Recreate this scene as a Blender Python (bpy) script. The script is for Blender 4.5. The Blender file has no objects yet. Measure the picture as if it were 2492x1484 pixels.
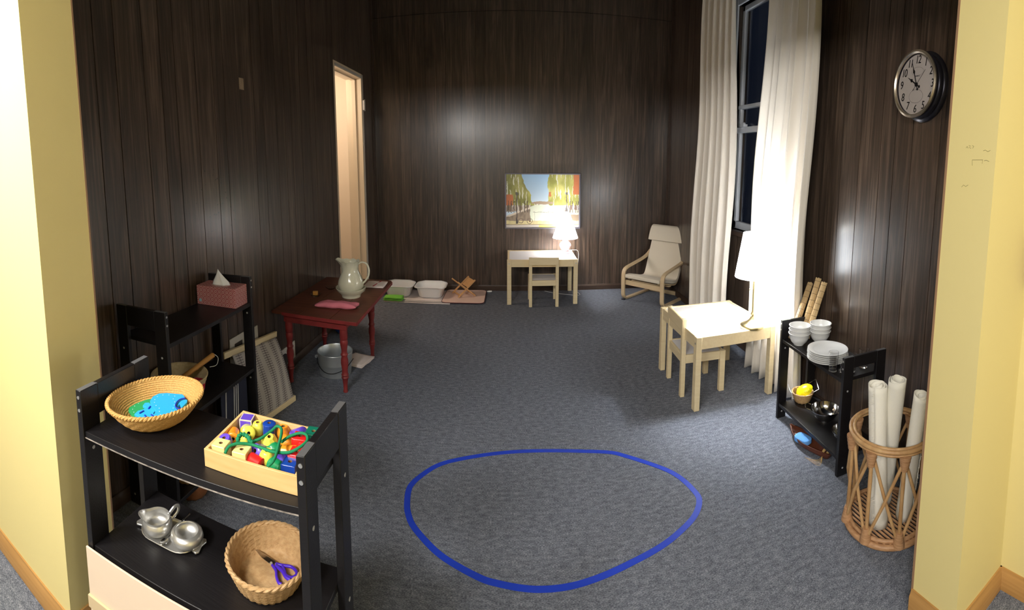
import bpy, math, random
from math import sin, cos, pi, radians as R
from mathutils import Vector, Matrix, noise
random.seed(7)
SC = bpy.context.scene
COL = SC.collection

# ------------------------------------------------------------------ camera, world, lights, exposure
FU, FV, CY, PITCH, CAMZ = 1146.0, 1105.0, 497.0, R(5.6), 1.46
cam_data = bpy.data.cameras.new('camera')
cam_data.type = 'PANO'
cam_data.panorama_type = 'CENTRAL_CYLINDRICAL'
cam_data.central_cylindrical_range_u_min = -1246 / FU
cam_data.central_cylindrical_range_u_max = 1246 / FU
cam_data.central_cylindrical_range_v_min = -(1484 - CY) / FV
cam_data.central_cylindrical_range_v_max = CY / FV
cam_data.central_cylindrical_radius = 1.0
cam = bpy.data.objects.new('camera', cam_data)
COL.objects.link(cam)
cam.location = (0, 0, CAMZ)
cam.rotation_euler = (pi / 2 - PITCH, 0, 0)
SC.camera = cam

world = bpy.data.worlds.new('night'); SC.world = world
world.use_nodes = True
world.node_tree.nodes['Background'].inputs[0].default_value = (0.004, 0.006, 0.012, 1)
world.node_tree.nodes['Background'].inputs[1].default_value = 1.0

SC.view_settings.view_transform = 'Standard'
SC.view_settings.look = 'None'
SC.view_settings.gamma = 1
SC.view_settings.use_curve_mapping = False
SC.view_settings.exposure = 0.0

def light(name, kind, loc, energy, color, size=.1, size_y=None, aim=None, spot=None, parent=None):
    d = bpy.data.lights.new(name, kind); d.energy = energy; d.color = color
    if kind == 'AREA':
        d.size = size
        if size_y: d.shape = 'RECTANGLE'; d.size_y = size_y
    else:
        d.shadow_soft_size = size
    if spot: d.spot_size = spot; d.spot_blend = .5
    o = bpy.data.objects.new(name, d); COL.objects.link(o); o.location = loc
    if aim is not None:
        o.rotation_euler = (Vector(aim) - Vector(loc)).to_track_quat('-Z', 'Y').to_euler()
    if parent: o.parent = parent
    return o

# ceiling lamps of the front room, above and behind the viewer, an added fill light, and the side hall's lamp
light('ceiling_and_fill_light', 'AREA', (-1.50, -.12, 2.40), 38, (1, .97, .92), .30, .30, (-1.30, .25, 0))
light('ceiling_and_fill_light', 'AREA', (-1.12, -1.0, 2.42), 96, (1, .975, .94), .6, .5, (.1, 1.3, 0))
light('ceiling_and_fill_light', 'AREA', (-.1, -1.3, 2.42), 36, (1, .975, .94), .7, .5, (.1, 1.3, 0))  # added central fill with no lamp behind it, brightens the dim far things
light('hall_light', 'POINT', (-2.15, 4.2, 2.2), 32, (1, .86, .74), .12)

# ------------------------------------------------------------------ pixel to place (2492 x 1484)
CP, SP = cos(PITCH), sin(PITCH)
def ray(px, py):
    th = (px - 1246) / FU; h = (CY - py) / FV
    x, y, z = sin(th), cos(th), h
    return Vector((x, y * CP + z * SP, -y * SP + z * CP))
def at(px, py, z=0.0):
    r = ray(px, py); t = (z - CAMZ) / r.z
    return Vector((r.x * t, r.y * t, z))
def on_x(px, py, X):
    r = ray(px, py); t = X / r.x
    return Vector((X, r.y * t, CAMZ + r.z * t))
def on_y(px, py, Y):
    r = ray(px, py); t = Y / r.y
    return Vector((r.x * t, Y, CAMZ + r.z * t))

# ------------------------------------------------------------------ materials
def lin(c):
    return tuple((v / 12.92 if v <= .04045 else ((v + .055) / 1.055) ** 2.4) for v in (x / 255 for x in c))
MATS = {}
def mat(name, rgb, rough=.6, metal=0, var=None, bump=None, spec=None, trans=0, ior=1.45, emit=None, sheen=0, coat=0, alpha=None, attr=None, sub=0):
    """rgb in sRGB 0-255; var = (scale xyz, amount, second rgb); bump = (scale xyz, strength)."""
    if name in MATS: return MATS[name]
    m = bpy.data.materials.new(name); m.use_nodes = True
    nt = m.node_tree; b = nt.nodes['Principled BSDF']
    c = (*lin(rgb), 1)
    b.inputs['Base Color'].default_value = c
    b.inputs['Roughness'].default_value = rough
    b.inputs['Metallic'].default_value = metal
    b.inputs['IOR'].default_value = ior
    if spec is not None: b.inputs['Specular IOR Level'].default_value = spec
    if trans: b.inputs['Transmission Weight'].default_value = trans
    if coat: b.inputs['Coat Weight'].default_value = coat
    if sheen: b.inputs['Sheen Weight'].default_value = sheen
    if sub: b.inputs['Subsurface Weight'].default_value = sub; b.inputs['Subsurface Scale'].default_value = .01
    tc = None
    def coords(sc):
        nonlocal tc
        if tc is None: tc = nt.nodes.new('ShaderNodeTexCoord')
        mp = nt.nodes.new('ShaderNodeMapping')
        mp.inputs['Scale'].default_value = sc if hasattr(sc, '__len__') else (sc, sc, sc)
        nt.links.new(tc.outputs['Object'], mp.inputs[0]); return mp
    if attr:
        a = nt.nodes.new('ShaderNodeAttribute'); a.attribute_name = attr
        nt.links.new(a.outputs['Color'], b.inputs['Base Color'])
    if var:
        mp = coords(var[0]); n = nt.nodes.new('ShaderNodeTexNoise'); n.inputs['Scale'].default_value = 1
        n.inputs['Detail'].default_value = 5; nt.links.new(mp.outputs[0], n.inputs['Vector'])
        r = nt.nodes.new('ShaderNodeValToRGB')
        c2 = lin(var[2]) if len(var) > 2 else tuple(v * (1 - var[1]) for v in c[:3])
        lo, hi = .5 - .5 / (1 + 3 * var[1]), .5 + .5 / (1 + 3 * var[1])
        r.color_ramp.elements[0].position = max(0, lo - .1); r.color_ramp.elements[1].position = min(1, hi)
        r.color_ramp.elements[0].color = (*c2, 1); r.color_ramp.elements[1].color = c
        nt.links.new(n.outputs['Fac'], r.inputs[0]); nt.links.new(r.outputs[0], b.inputs['Base Color'])
    if bump:
        mp = coords(bump[0]); n = nt.nodes.new('ShaderNodeTexNoise'); n.inputs['Scale'].default_value = 1
        n.inputs['Detail'].default_value = 3; nt.links.new(mp.outputs[0], n.inputs['Vector'])
        bp = nt.nodes.new('ShaderNodeBump'); bp.inputs['Strength'].default_value = bump[1]; bp.inputs['Distance'].default_value = .003
        nt.links.new(n.outputs['Fac'], bp.inputs['Height']); nt.links.new(bp.outputs[0], b.inputs['Normal'])
    if emit:
        b.inputs['Emission Color'].default_value = (*emit[0], 1); b.inputs['Emission Strength'].default_value = emit[1]
    MATS[name] = m
    return m

def panel_material(specks=False):
    m = bpy.data.materials.new('walnut_panelling' + ('_specked' if specks else '')); m.use_nodes = True
    nt = m.node_tree; b = nt.nodes['Principled BSDF']; L = nt.links.new
    tc = nt.nodes.new('ShaderNodeTexCoord')
    at_ = nt.nodes.new('ShaderNodeAttribute'); at_.attribute_name = 'tone'
    off = nt.nodes.new('ShaderNodeVectorMath'); off.operation = 'MULTIPLY_ADD'
    off.inputs[1].default_value = (9, 9, 9)
    L(at_.outputs['Color'], off.inputs[0]); L(tc.outputs['Object'], off.inputs[2])
    def nz(scale, sc, det=6, dist=0):
        mp = nt.nodes.new('ShaderNodeMapping'); mp.inputs['Scale'].default_value = sc
        L(off.outputs[0], mp.inputs[0])
        n = nt.nodes.new('ShaderNodeTexNoise'); n.inputs['Scale'].default_value = scale
        n.inputs['Detail'].default_value = det; n.inputs['Distortion'].default_value = dist
        n.inputs['Roughness'].default_value = .7
        L(mp.outputs[0], n.inputs['Vector']); return n
    a = nz(1, (90, 90, 1.8)); c = nz(1, (14, 14, .9), 3, 1.2)
    mx = nt.nodes.new('ShaderNodeMix'); mx.inputs[0].default_value = .45
    L(a.outputs['Fac'], mx.inputs[2]); L(c.outputs['Fac'], mx.inputs[3])
    r = nt.nodes.new('ShaderNodeValToRGB'); e = r.color_ramp.elements
    e[0].position = .36; e[0].color = (*lin((42, 34, 28)), 1)
    e[1].position = .66; e[1].color = (*lin((114, 95, 80)), 1)
    x = e.new(.5); x.color = (*lin((72, 58, 48)), 1)
    L(mx.outputs[0], r.inputs[0])
    hs = nt.nodes.new('ShaderNodeHueSaturation')
    mr = nt.nodes.new('ShaderNodeMapRange'); mr.inputs[3].default_value = .72; mr.inputs[4].default_value = 1.12
    L(at_.outputs['Fac'], mr.inputs[0]); L(mr.outputs[0], hs.inputs['Value']); L(r.outputs[0], hs.inputs['Color'])
    out = hs.outputs[0]
    if specks:      # old splash marks on the panelling
        v = nt.nodes.new('ShaderNodeTexVoronoi'); v.inputs['Scale'].default_value = 34
        L(tc.outputs['Object'], v.inputs['Vector'])
        lt = nt.nodes.new('ShaderNodeMath'); lt.operation = 'LESS_THAN'; lt.inputs[1].default_value = .16
        L(v.outputs['Distance'], lt.inputs[0])
        d = nt.nodes.new('ShaderNodeVectorMath'); d.operation = 'DISTANCE'; d.inputs[1].default_value = (-1.49, 2.07, 1.27)
        L(tc.outputs['Object'], d.inputs[0])
        l2 = nt.nodes.new('ShaderNodeMath'); l2.operation = 'LESS_THAN'; l2.inputs[1].default_value = .22
        L(d.outputs['Value'], l2.inputs[0])
        n3 = nt.nodes.new('ShaderNodeTexNoise'); n3.inputs['Scale'].default_value = 9; L(tc.outputs['Object'], n3.inputs['Vector'])
        l3 = nt.nodes.new('ShaderNodeMath'); l3.operation = 'GREATER_THAN'; l3.inputs[1].default_value = .52; L(n3.outputs['Fac'], l3.inputs[0])
        mu = nt.nodes.new('ShaderNodeMath'); mu.operation = 'MULTIPLY'; L(lt.outputs[0], mu.inputs[0]); L(l2.outputs[0], mu.inputs[1])
        mu2 = nt.nodes.new('ShaderNodeMath'); mu2.operation = 'MULTIPLY'; L(mu.outputs[0], mu2.inputs[0]); L(l3.outputs[0], mu2.inputs[1])
        m2 = nt.nodes.new('ShaderNodeMix'); m2.data_type = 'RGBA'; m2.inputs[7].default_value = (.006, .004, .003, 1)
        L(mu2.outputs[0], m2.inputs[0]); L(out, m2.inputs[6]); out = m2.outputs[2]
    L(out, b.inputs['Base Color'])
    b.inputs['Roughness'].default_value = .42
    b.inputs['Coat Weight'].default_value = .6; b.inputs['Coat Roughness'].default_value = .23
    bp = nt.nodes.new('ShaderNodeBump'); bp.inputs['Strength'].default_value = .25; bp.inputs['Distance'].default_value = .002
    L(mx.outputs[0], bp.inputs['Height']); L(bp.outputs[0], b.inputs['Normal'])
    return m
PANEL = panel_material(); PANEL_SPECKED = panel_material(True)

def carpet_material():
    m = bpy.data.materials.new('blue_grey_carpet'); m.use_nodes = True
    nt = m.node_tree; b = nt.nodes['Principled BSDF']; L = nt.links.new
    tc = nt.nodes.new('ShaderNodeTexCoord')
    def nz(sc, det=4):
        mp = nt.nodes.new('ShaderNodeMapping'); mp.inputs['Scale'].default_value = sc; L(tc.outputs['Object'], mp.inputs[0])
        n = nt.nodes.new('ShaderNodeTexNoise'); n.inputs['Scale'].default_value = 1; n.inputs['Detail'].default_value = det
        L(mp.outputs[0], n.inputs['Vector']); return n
    a = nz((150, 420, 200), 5); c = nz((30, 70, 30), 3)
    mx = nt.nodes.new('ShaderNodeMix'); mx.inputs[0].default_value = .3; L(a.outputs['Fac'], mx.inputs[2]); L(c.outputs['Fac'], mx.inputs[3])
    r = nt.nodes.new('ShaderNodeValToRGB'); e = r.color_ramp.elements
    e[0].position = .36; e[0].color = (*lin((70, 74, 84)), 1)
    e[1].position = .64; e[1].color = (*lin((146, 149, 158)), 1)
    x = e.new(.5); x.color = (*lin((104, 109, 120)), 1)
    L(mx.outputs[0], r.inputs[0]); L(r.outputs[0], b.inputs['Base Color'])
    b.inputs['Roughness'].default_value = .95; b.inputs['Specular IOR Level'].default_value = .15
    bp = nt.nodes.new('ShaderNodeBump'); bp.inputs['Strength'].default_value = .5; bp.inputs['Distance'].default_value = .004
    L(a.outputs['Fac'], bp.inputs['Height']); L(bp.outputs[0], b.inputs['Normal'])
    return m

BLACK = mat('black_brown_laminate', (24, 22, 24), .42, var=((6, 60, 60), .25), bump=((10, 220, 220), .15))
BOLT = mat('zinc_bolt', (205, 205, 205), .35, .8)
CAP = mat('white_cap', (170, 170, 172), .5)
PINE = mat('pale_pine', (236, 219, 180), .5, var=((6, 6, 70), .12, (220, 198, 154)))
PINEX = mat('pale_pine_long', (236, 219, 180), .5, var=((6, 60, 60), .12, (220, 198, 154)))
WHITE_TOP = mat('white_fibreboard', (232, 230, 232), .45)
CREAM = mat('cream_cotton', (222, 212, 192), .9, bump=((500, 500, 500), .3), sheen=.2)
BIRCH = mat('bent_birch', (212, 188, 150), .45, var=((20, 20, 20), .1))
OAK = mat('oak_trim', (190, 146, 88), .45, var=((5, 5, 90), .2, (160, 116, 62)))
YELLOW = mat('yellow_paint', (226, 210, 146), .75, bump=((160, 160, 160), .04))
DARKTRIM = mat('dark_trim', (74, 58, 48), .45, var=((4, 4, 40), .3))
WICKER = mat('wicker', (208, 172, 124), .6, var=((90, 90, 90), .3, (170, 130, 84)), bump=((300, 300, 300), .3))
PALEWICKER = mat('pale_wicker', (206, 188, 150), .65, var=((90, 90, 90), .3, (176, 154, 112)), bump=((300, 300, 300), .3))
COIL = mat('coiled_straw', (220, 176, 106), .6, var=((260, 260, 260), .35, (180, 128, 62)), bump=((420, 420, 420), .6))
RATTAN = mat('rattan', (204, 168, 120), .45, var=((30, 30, 12), .3, (150, 104, 60)))
RATTAN2 = mat('rattan_binding', (198, 156, 116), .5, var=((40, 40, 200), .3, (146, 102, 66)))
PORCELAIN = mat('white_porcelain', (238, 238, 236), .12, coat=.3)
IRONSTONE = mat('ivory_glaze', (214, 212, 190), .15, coat=.3)
GLASS = mat('clear_glass', (255, 255, 255), .02, trans=1, ior=1.45)
STEEL = mat('polished_steel', (205, 205, 208), .13, 1)
PEWTER = mat('brushed_pewter', (226, 225, 222), .3, .8, bump=((60, 60, 60), .1))
GALV = mat('galvanised_tin', (205, 211, 214), .36, .75, var=((12, 12, 12), .12))
BRASS = mat('brushed_brass', (190, 174, 130), .36, 1)
REDPAINT = mat('red_paint', (140, 46, 46), .5, var=((14, 14, 14), .35, (104, 34, 34)))
REDTOP = mat('worn_brown_red_top', (112, 62, 44), .5, var=((5, 40, 5), .4, (84, 44, 32)))
CANVAS = mat('natural_canvas', (236, 232, 220), .9, bump=((700, 700, 700), .4))
CURTAIN = mat('cream_curtain', (234, 226, 214), .9, sheen=.15, bump=((600, 600, 600), .15))
def thin_glass(name):
    m = bpy.data.materials.new(name); m.use_nodes = True; nt = m.node_tree; nt.nodes.remove(nt.nodes['Principled BSDF'])
    o = nt.nodes['Material Output']; a = nt.nodes.new('ShaderNodeBsdfTransparent'); g = nt.nodes.new('ShaderNodeBsdfGlossy'); g.inputs['Roughness'].default_value = .03
    lw = nt.nodes.new('ShaderNodeLayerWeight'); pw = nt.nodes.new('ShaderNodeMath'); pw.operation = 'POWER'; pw.inputs[1].default_value = 4
    f = nt.nodes.new('ShaderNodeMath'); f.operation = 'MULTIPLY_ADD'; f.inputs[1].default_value = .8; f.inputs[2].default_value = .04; x = nt.nodes.new('ShaderNodeMixShader')
    nt.links.new(lw.outputs['Facing'], pw.inputs[0]); nt.links.new(pw.outputs[0], f.inputs[0]); nt.links.new(f.outputs[0], x.inputs[0]); nt.links.new(a.outputs[0], x.inputs[1]); nt.links.new(g.outputs[0], x.inputs[2]); nt.links.new(x.outputs[0], o.inputs[0])
    return m
PANE = thin_glass('flat_clear_glass')
POSTEND = mat('worn_grey_end', (92, 92, 94), .5); WORN = mat('worn_edge', (176, 166, 156), .5, var=((60, 60, 60), .7, (60, 56, 54)))
HARDBOARD = mat('bare_hardboard', (228, 206, 182), .8, var=((20, 20, 20), .04))
WHITEPAINT = mat('white_frame_paint', (215, 218, 224), .4)
PINKCLOTH = mat('pink_cloth', (214, 122, 138), .95, bump=((400, 400, 400), .4))
WHITECLOTH = mat('white_cloth', (240, 228, 224), .95, bump=((400, 400, 400), .4))
REDCLOTH = mat('red_stripe', (170, 60, 70), .95)
TUB = mat('white_plastic', (240, 240, 240), .4, sub=.1)
WHITEPLASTIC = mat('white_cable', (225, 225, 222), .45)

# ------------------------------------------------------------------ mesh builder
class MB:
    def __init__(s): s.v = []; s.f = []; s.m = []; s.mi = 0
    def add(s, vs, fs):
        n = len(s.v); s.v += [Vector(v) for v in vs]; s.f += [tuple(i + n for i in f) for f in fs]; s.m += [s.mi] * len(fs); return s
    def use(s, i): s.mi = i; return s
    def box(s, x0, x1, y0, y1, z0, z1, M=None):
        vs = [Vector((x, y, z)) for x in (x0, x1) for y in (y0, y1) for z in (z0, z1)]
        if M: vs = [M @ v for v in vs]
        return s.add(vs, [(0, 1, 3, 2), (4, 6, 7, 5), (0, 4, 5, 1), (2, 3, 7, 6), (0, 2, 6, 4), (1, 5, 7, 3)])
    def bar(s, a, b, w, h, up=(0, 0, 1)):
        a, b = Vector(a), Vector(b); d = (b - a); L = d.length; d.normalize()
        u = Vector(up); side = d.cross(u).normalized(); u = side.cross(d).normalized()
        M = Matrix((( d.x, side.x, u.x, a.x), (d.y, side.y, u.y, a.y), (d.z, side.z, u.z, a.z), (0, 0, 0, 1)))
        return s.box(0, L, -w / 2, w / 2, -h / 2, h / 2, M)
    def prism(s, poly, z0, z1, M=None, inset=0):
        n = len(poly)
        vs = [Vector((p[0], p[1], z0)) for p in poly] + [Vector((p[0], p[1], z1)) for p in poly]
        if M: vs = [M @ v for v in vs]
        return s.add(vs, [tuple(reversed(range(n))), tuple(range(n, 2 * n))] + [(i, (i + 1) % n, n + (i + 1) % n, n + i) for i in range(n)])
    def tube(s, pts, r, seg=8, closed=False, caps=True, flat=1.0):
        pts = [Vector(p) for p in pts]; n = len(pts)
        rs = r if hasattr(r, '__len__') else [r] * n
        T = []
        for i in range(n):
            if closed: t = pts[(i + 1) % n] - pts[i - 1]
            else: t = pts[min(i + 1, n - 1)] - pts[max(i - 1, 0)]
            T.append(t.normalized() if t.length > 1e-9 else Vector((0, 0, 1)))
        ref = Vector((0, 0, 1)) if abs(T[0].z) < .9 else Vector((1, 0, 0))
        N = (ref - T[0] * ref.dot(T[0])).normalized(); vs = []
        for i in range(n):
            N = (N - T[i] * N.dot(T[i])).normalized(); B = T[i].cross(N)
            for k in range(seg):
                a = 2 * pi * k / seg
                vs.append(pts[i] + rs[i] * (cos(a) * N * flat + sin(a) * B))
        fs = []
        for i in range(n if closed else n - 1):
            j = (i + 1) % n
            for k in range(seg):
                l = (k + 1) % seg; fs.append((i * seg + k, i * seg + l, j * seg + l, j * seg + k))
        if not closed and caps:
            fs.append(tuple(reversed(range(seg)))); fs.append(tuple((n - 1) * seg + k for k in range(seg)))
        return s.add(vs, fs)
    def lathe(s, prof, seg=32, c=(0, 0, 0), sx=1, sy=1, M=None, wob=None, closed=False):
        """prof = [(r, z)] ; wob(theta, i, r, z) -> (r, z). closed = last ring joins the first."""
        vs = []; m = len(prof)
        for i, (r, z) in enumerate(prof):
            for k in range(seg):
                a = 2 * pi * k / seg; rr, zz = (r, z) if wob is None else wob(a, i, r, z)
                v = Vector((c[0] + rr * cos(a) * sx, c[1] + rr * sin(a) * sy, c[2] + zz))
                vs.append(M @ v if M else v)
        fs = []
        for i in range(m if closed else m - 1):
            j = (i + 1) % m
            for k in range(seg):
                l = (k + 1) % seg; fs.append((i * seg + k, i * seg + l, j * seg + l, j * seg + k))
        if not closed:
            if prof[0][0] > 1e-4: fs.append(tuple(reversed(range(seg))))
            if prof[-1][0] > 1e-4: fs.append(tuple((m - 1) * seg + k for k in range(seg)))
        return s.add(vs, fs)
    def strip(s, pts, x0, x1, t):
        """bent board: polyline (u, z) with thickness t, width along x; u runs along y."""
        P = [Vector((0, p[0], p[1])) for p in pts]; n = len(P); up = []; lo = []
        for i in range(n):
            d = (P[min(i + 1, n - 1)] - P[max(i - 1, 0)]).normalized(); q = Vector((0, -d.z, d.y)) * t / 2
            up.append(P[i] + q); lo.append(P[i] - q)
        vs = []
        for X in (x0, x1):
            for a in up: vs.append((X, a.y, a.z))
            for a in lo: vs.append((X, a.y, a.z))
        fs = []
        for i in range(n - 1):
            fs += [(i, i + 1, 2 * n + i + 1, 2 * n + i), (n + i + 1, n + i, 3 * n + i, 3 * n + i + 1),
                   (i, n + i, n + i + 1, i + 1), (2 * n + i, 2 * n + i + 1, 3 * n + i + 1, 3 * n + i)]
        fs += [(0, 2 * n, 3 * n, n), (n - 1, 2 * n - 1, 4 * n - 1, 3 * n - 1)]
        return s.add(vs, fs)
    def move(s, M): s.v = [M @ v for v in s.v]; return s
    def build(s, name, m, parent=None, bevel=0, smooth=True, world=False, sub=0, ang=40, seg=2):
        if world and parent is not None:
            q = parent; Mw = Matrix.Identity(4)
            while q is not None: Mw = Matrix.Translation(q.location) @ q.rotation_euler.to_matrix().to_4x4() @ Mw; q = q.parent
            Mi = Mw.inverted()
            s.v = [Mi @ v for v in s.v]
        me = bpy.data.meshes.new(name); me.from_pydata([tuple(v) for v in s.v], [], s.f); me.update()
        o = bpy.data.objects.new(name, me); COL.objects.link(o)
        for mm in (m if isinstance(m, (list, tuple)) else [m]): me.materials.append(mm)
        if any(s.m):
            for p, k in zip(me.polygons, s.m): p.material_index = k
        import bmesh
        bm = bmesh.new(); bm.from_mesh(me); bmesh.ops.remove_doubles(bm, verts=bm.verts, dist=1e-6)
        bmesh.ops.recalc_face_normals(bm, faces=bm.faces); bm.to_mesh(me); bm.free()
        if smooth:
            for p in me.polygons: p.use_smooth = True
            me.set_sharp_from_angle(angle=R(ang))
        if bevel:
            b = o.modifiers.new('bevel', 'BEVEL'); b.width = bevel; b.segments = seg; b.limit_method = 'ANGLE'; b.angle_limit = R(40)
        if sub:
            b = o.modifiers.new('sub', 'SUBSURF'); b.levels = sub; b.render_levels = sub
        if parent is not None: o.parent = parent
        return o

def tag(o, label, cat, group=None, kind=None):
    o['label'] = label
    if cat: o['category'] = cat
    if group: o['group'] = group
    if kind: o['kind'] = kind
    return o
def thing(name, label, cat, loc=(0, 0, 0), rz=0, group=None):
    o = bpy.data.objects.new(name, None); COL.objects.link(o); o.empty_display_size = .05
    o.location = loc; o.rotation_euler = (0, 0, rz); return tag(o, label, cat, group)
def struct(name, mb, m, parent=None, bevel=0, label=None):
    o = mb.build(name, m, parent, bevel)
    if parent is None: o['kind'] = 'structure'
    if label: o['label'] = label
    return o
def dup(root, name, label, loc, rz=0, cat=None, group=None):
    r = root.copy(); r.name = name; COL.objects.link(r); r.location = loc; r.rotation_euler = (0, 0, rz); r['label'] = label
    if group: r['group'] = group
    for ch in list(root.children):
        c = ch.copy(); COL.objects.link(c); c.parent = r
        for g in ch.children:
            d = g.copy(); COL.objects.link(d); d.parent = c
    return r
def smoothpts(pts, k=6, closed=False):
    P = [Vector(p) for p in pts]; n = len(P); out = []
    rng = range(n if closed else n - 1)
    for i in rng:
        if closed: p0, p1, p2, p3 = P[i - 1], P[i], P[(i + 1) % n], P[(i + 2) % n]
        else: p0, p1, p2, p3 = P[max(i - 1, 0)], P[i], P[i + 1], P[min(i + 2, n - 1)]
        for j in range(k):
            t = j / k
            out.append(.5 * ((2 * p1) + (p2 - p0) * t + (2 * p0 - 5 * p1 + 4 * p2 - p3) * t * t + (3 * p1 - p0 - 3 * p2 + p3) * t ** 3))
    if not closed: out.append(P[-1])
    return out
def cloth_stack(mb, c, w, d, h, layers=3, rz=0, amp=.004, seed=0, skew=0):
    """folded cloth: soft slabs one on another."""
    lh = h / layers
    for l in range(layers):
        nx, ny = 14, 10; vs = []; fs = []
        ww, dd = w * (1 - .03 * ((l * 7 + seed) % 3)), d * (1 - .04 * ((l * 5 + seed) % 3))
        for side in (0, 1):
            for i in range(nx + 1):
                for j in range(ny + 1):
                    u, v = i / nx * 2 - 1, j / ny * 2 - 1
                    e = max(abs(u), abs(v)) ** 6
                    x, y = u * ww / 2 + skew * v * w, v * dd / 2
                    z = (l + .5) * lh + (1 if side else -1) * lh * .5 * (1 - .75 * e)
                    q = noise.noise(Vector((x * 14 + seed, y * 14, l * 3.1)))
                    if side or l: z += amp * q * (.3 + (l + side) / layers)
                    x += amp * 1.5 * noise.noise(Vector((y * 20, l + seed, 5)))
                    y += amp * 1.5 * noise.noise(Vector((x * 20, l + seed, 9)))
                    xr, yr = x * cos(rz) - y * sin(rz), x * sin(rz) + y * cos(rz)
                    vs.append((c[0] + xr, c[1] + yr, c[2] + max(z, .0008)))
        N = (nx + 1) * (ny + 1)
        for i in range(nx):
            for j in range(ny):
                a = i * (ny + 1) + j; q = (a, a + 1, a + ny + 2, a + ny + 1)
                fs.append(q); fs.append(tuple(N + k for k in reversed(q)))
        ring = [(i, 0) for i in range(nx)] + [(nx, j) for j in range(ny)] + [(nx - i, ny) for i in range(nx)] + [(0, ny - j) for j in range(ny)]
        idx = [a * (ny + 1) + b for a, b in ring]
        for k in range(len(idx)):
            a, b = idx[k], idx[(k + 1) % len(idx)]; fs.append((a, b, N + b, N + a))
        mb.add(vs, fs)
    return mb
def RZ(a): return Matrix.Rotation(a, 4, 'Z')
def TR(*p): return Matrix.Translation(Vector(p[0]) if len(p) == 1 else Vector(p))
# ================================================================== the setting
XL, XR, YB, ZC = -1.49, 1.71, 4.98, 3.6
JL, JR, JF = -1.16, 1.15, .71        # opening: left jamb, right jamb, front face
YL, YR = .91, .875                     # room side of the left and right wall ends
PAT = [0, .115, .285, .40, .50, .66, .81, .91]
def planks(mb, tones, axis, c, n, u0, u1, z0, z1, holes=(), T=.1, seam=None, phase=0):
    gr = []
    k = math.floor((u0 - 1.3) / 1.22)
    while k * 1.22 < u1 + 1.3:
        gr += [k * 1.22 + p + phase for p in PAT]; k += 1
    cuts = {round(u0, 4): 0, round(u1, 4): 0}
    for h in holes: cuts[round(h[0], 4)] = 0; cuts[round(h[1], 4)] = 0
    for g in gr:
        if u0 < g < u1: cuts[round(g, 4)] = 1
    us = sorted(cuts)
    for a, b in zip(us, us[1:]):
        mid = (a + b) / 2; zr = [(z0, z1)]
        for h in holes:
            if h[0] < mid < h[1]:
                zr = [q for z in zr for q in ((z[0], h[2]), (h[3], z[1])) if q[1] > q[0] + .001]
        if seam:
            zr = [q for z in zr for q in ([(z[0], seam - .002), (seam + .002, z[1])] if z[0] < seam < z[1] else [z])]
        tone = random.random(); g, w = .005, .0022
        ga, gb = g * cuts[a], g * cuts[b]
        poly = [(a, -T), (b, -T), (b, -gb), (b - w * cuts[b], -gb), (b - w * cuts[b], 0), (a + w * cuts[a], 0), (a + w * cuts[a], -ga), (a, -ga)]
        for za, zb in zr:
            vs = []
            for z in (za, zb):
                for (u, d) in poly:
                    vs.append((u, c + n * d, z) if axis == 'y' else (c + n * d, u, z))
            m = len(poly); k0 = len(mb.v)
            mb.add(vs, [tuple(reversed(range(m))), tuple(range(m, 2 * m))] + [(i, (i + 1) % m, m + (i + 1) % m, m + i) for i in range(m)])
            tones += [tone] * (2 * m)
def build_wall(name, m, *sets):
    mb = MB(); tones = []
    for s in sets: planks(mb, tones, **s)
    me = bpy.data.meshes.new(name); me.from_pydata([tuple(v) for v in mb.v], [], mb.f)
    import bmesh
    ca = me.color_attributes.new('tone', 'FLOAT_COLOR', 'POINT')
    for i, t in enumerate(tones): ca.data[i].color = (t, t, t, 1)
    bm = bmesh.new(); bm.from_mesh(me); bmesh.ops.recalc_face_normals(bm, faces=bm.faces); bm.to_mesh(me); bm.free()
    me.materials.append(m); o = bpy.data.objects.new(name, me); COL.objects.link(o); o['kind'] = 'structure'
    return o
DOOR = (3.86, 4.60, 0, 2.34)
WIN = (2.52, 3.40, .93, 2.74)
build_wall('wall_back', PANEL, dict(axis='y', c=YB, n=-1, u0=XL - .1, u1=XR + .15, z0=0, z1=ZC, seam=3.03, phase=.03))
build_wall('wall_left', PANEL_SPECKED, dict(axis='x', c=XL, n=1, u0=YL, u1=YB, z0=0, z1=ZC, holes=(DOOR,), phase=.05))
build_wall('wall_right', PANEL, dict(axis='x', c=XR, n=-1, u0=YR, u1=YB, z0=0, z1=ZC, holes=(WIN,), phase=.02))
struct('floor', MB().box(-4, 3, -3.0, 5.6, -.06, 0), carpet_material())
struct('ceiling', MB().box(XL - .1, XR + .1, .9, YB + .1, ZC, ZC + .06), mat('ceiling_paint', (150, 140, 120), .9))
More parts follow.
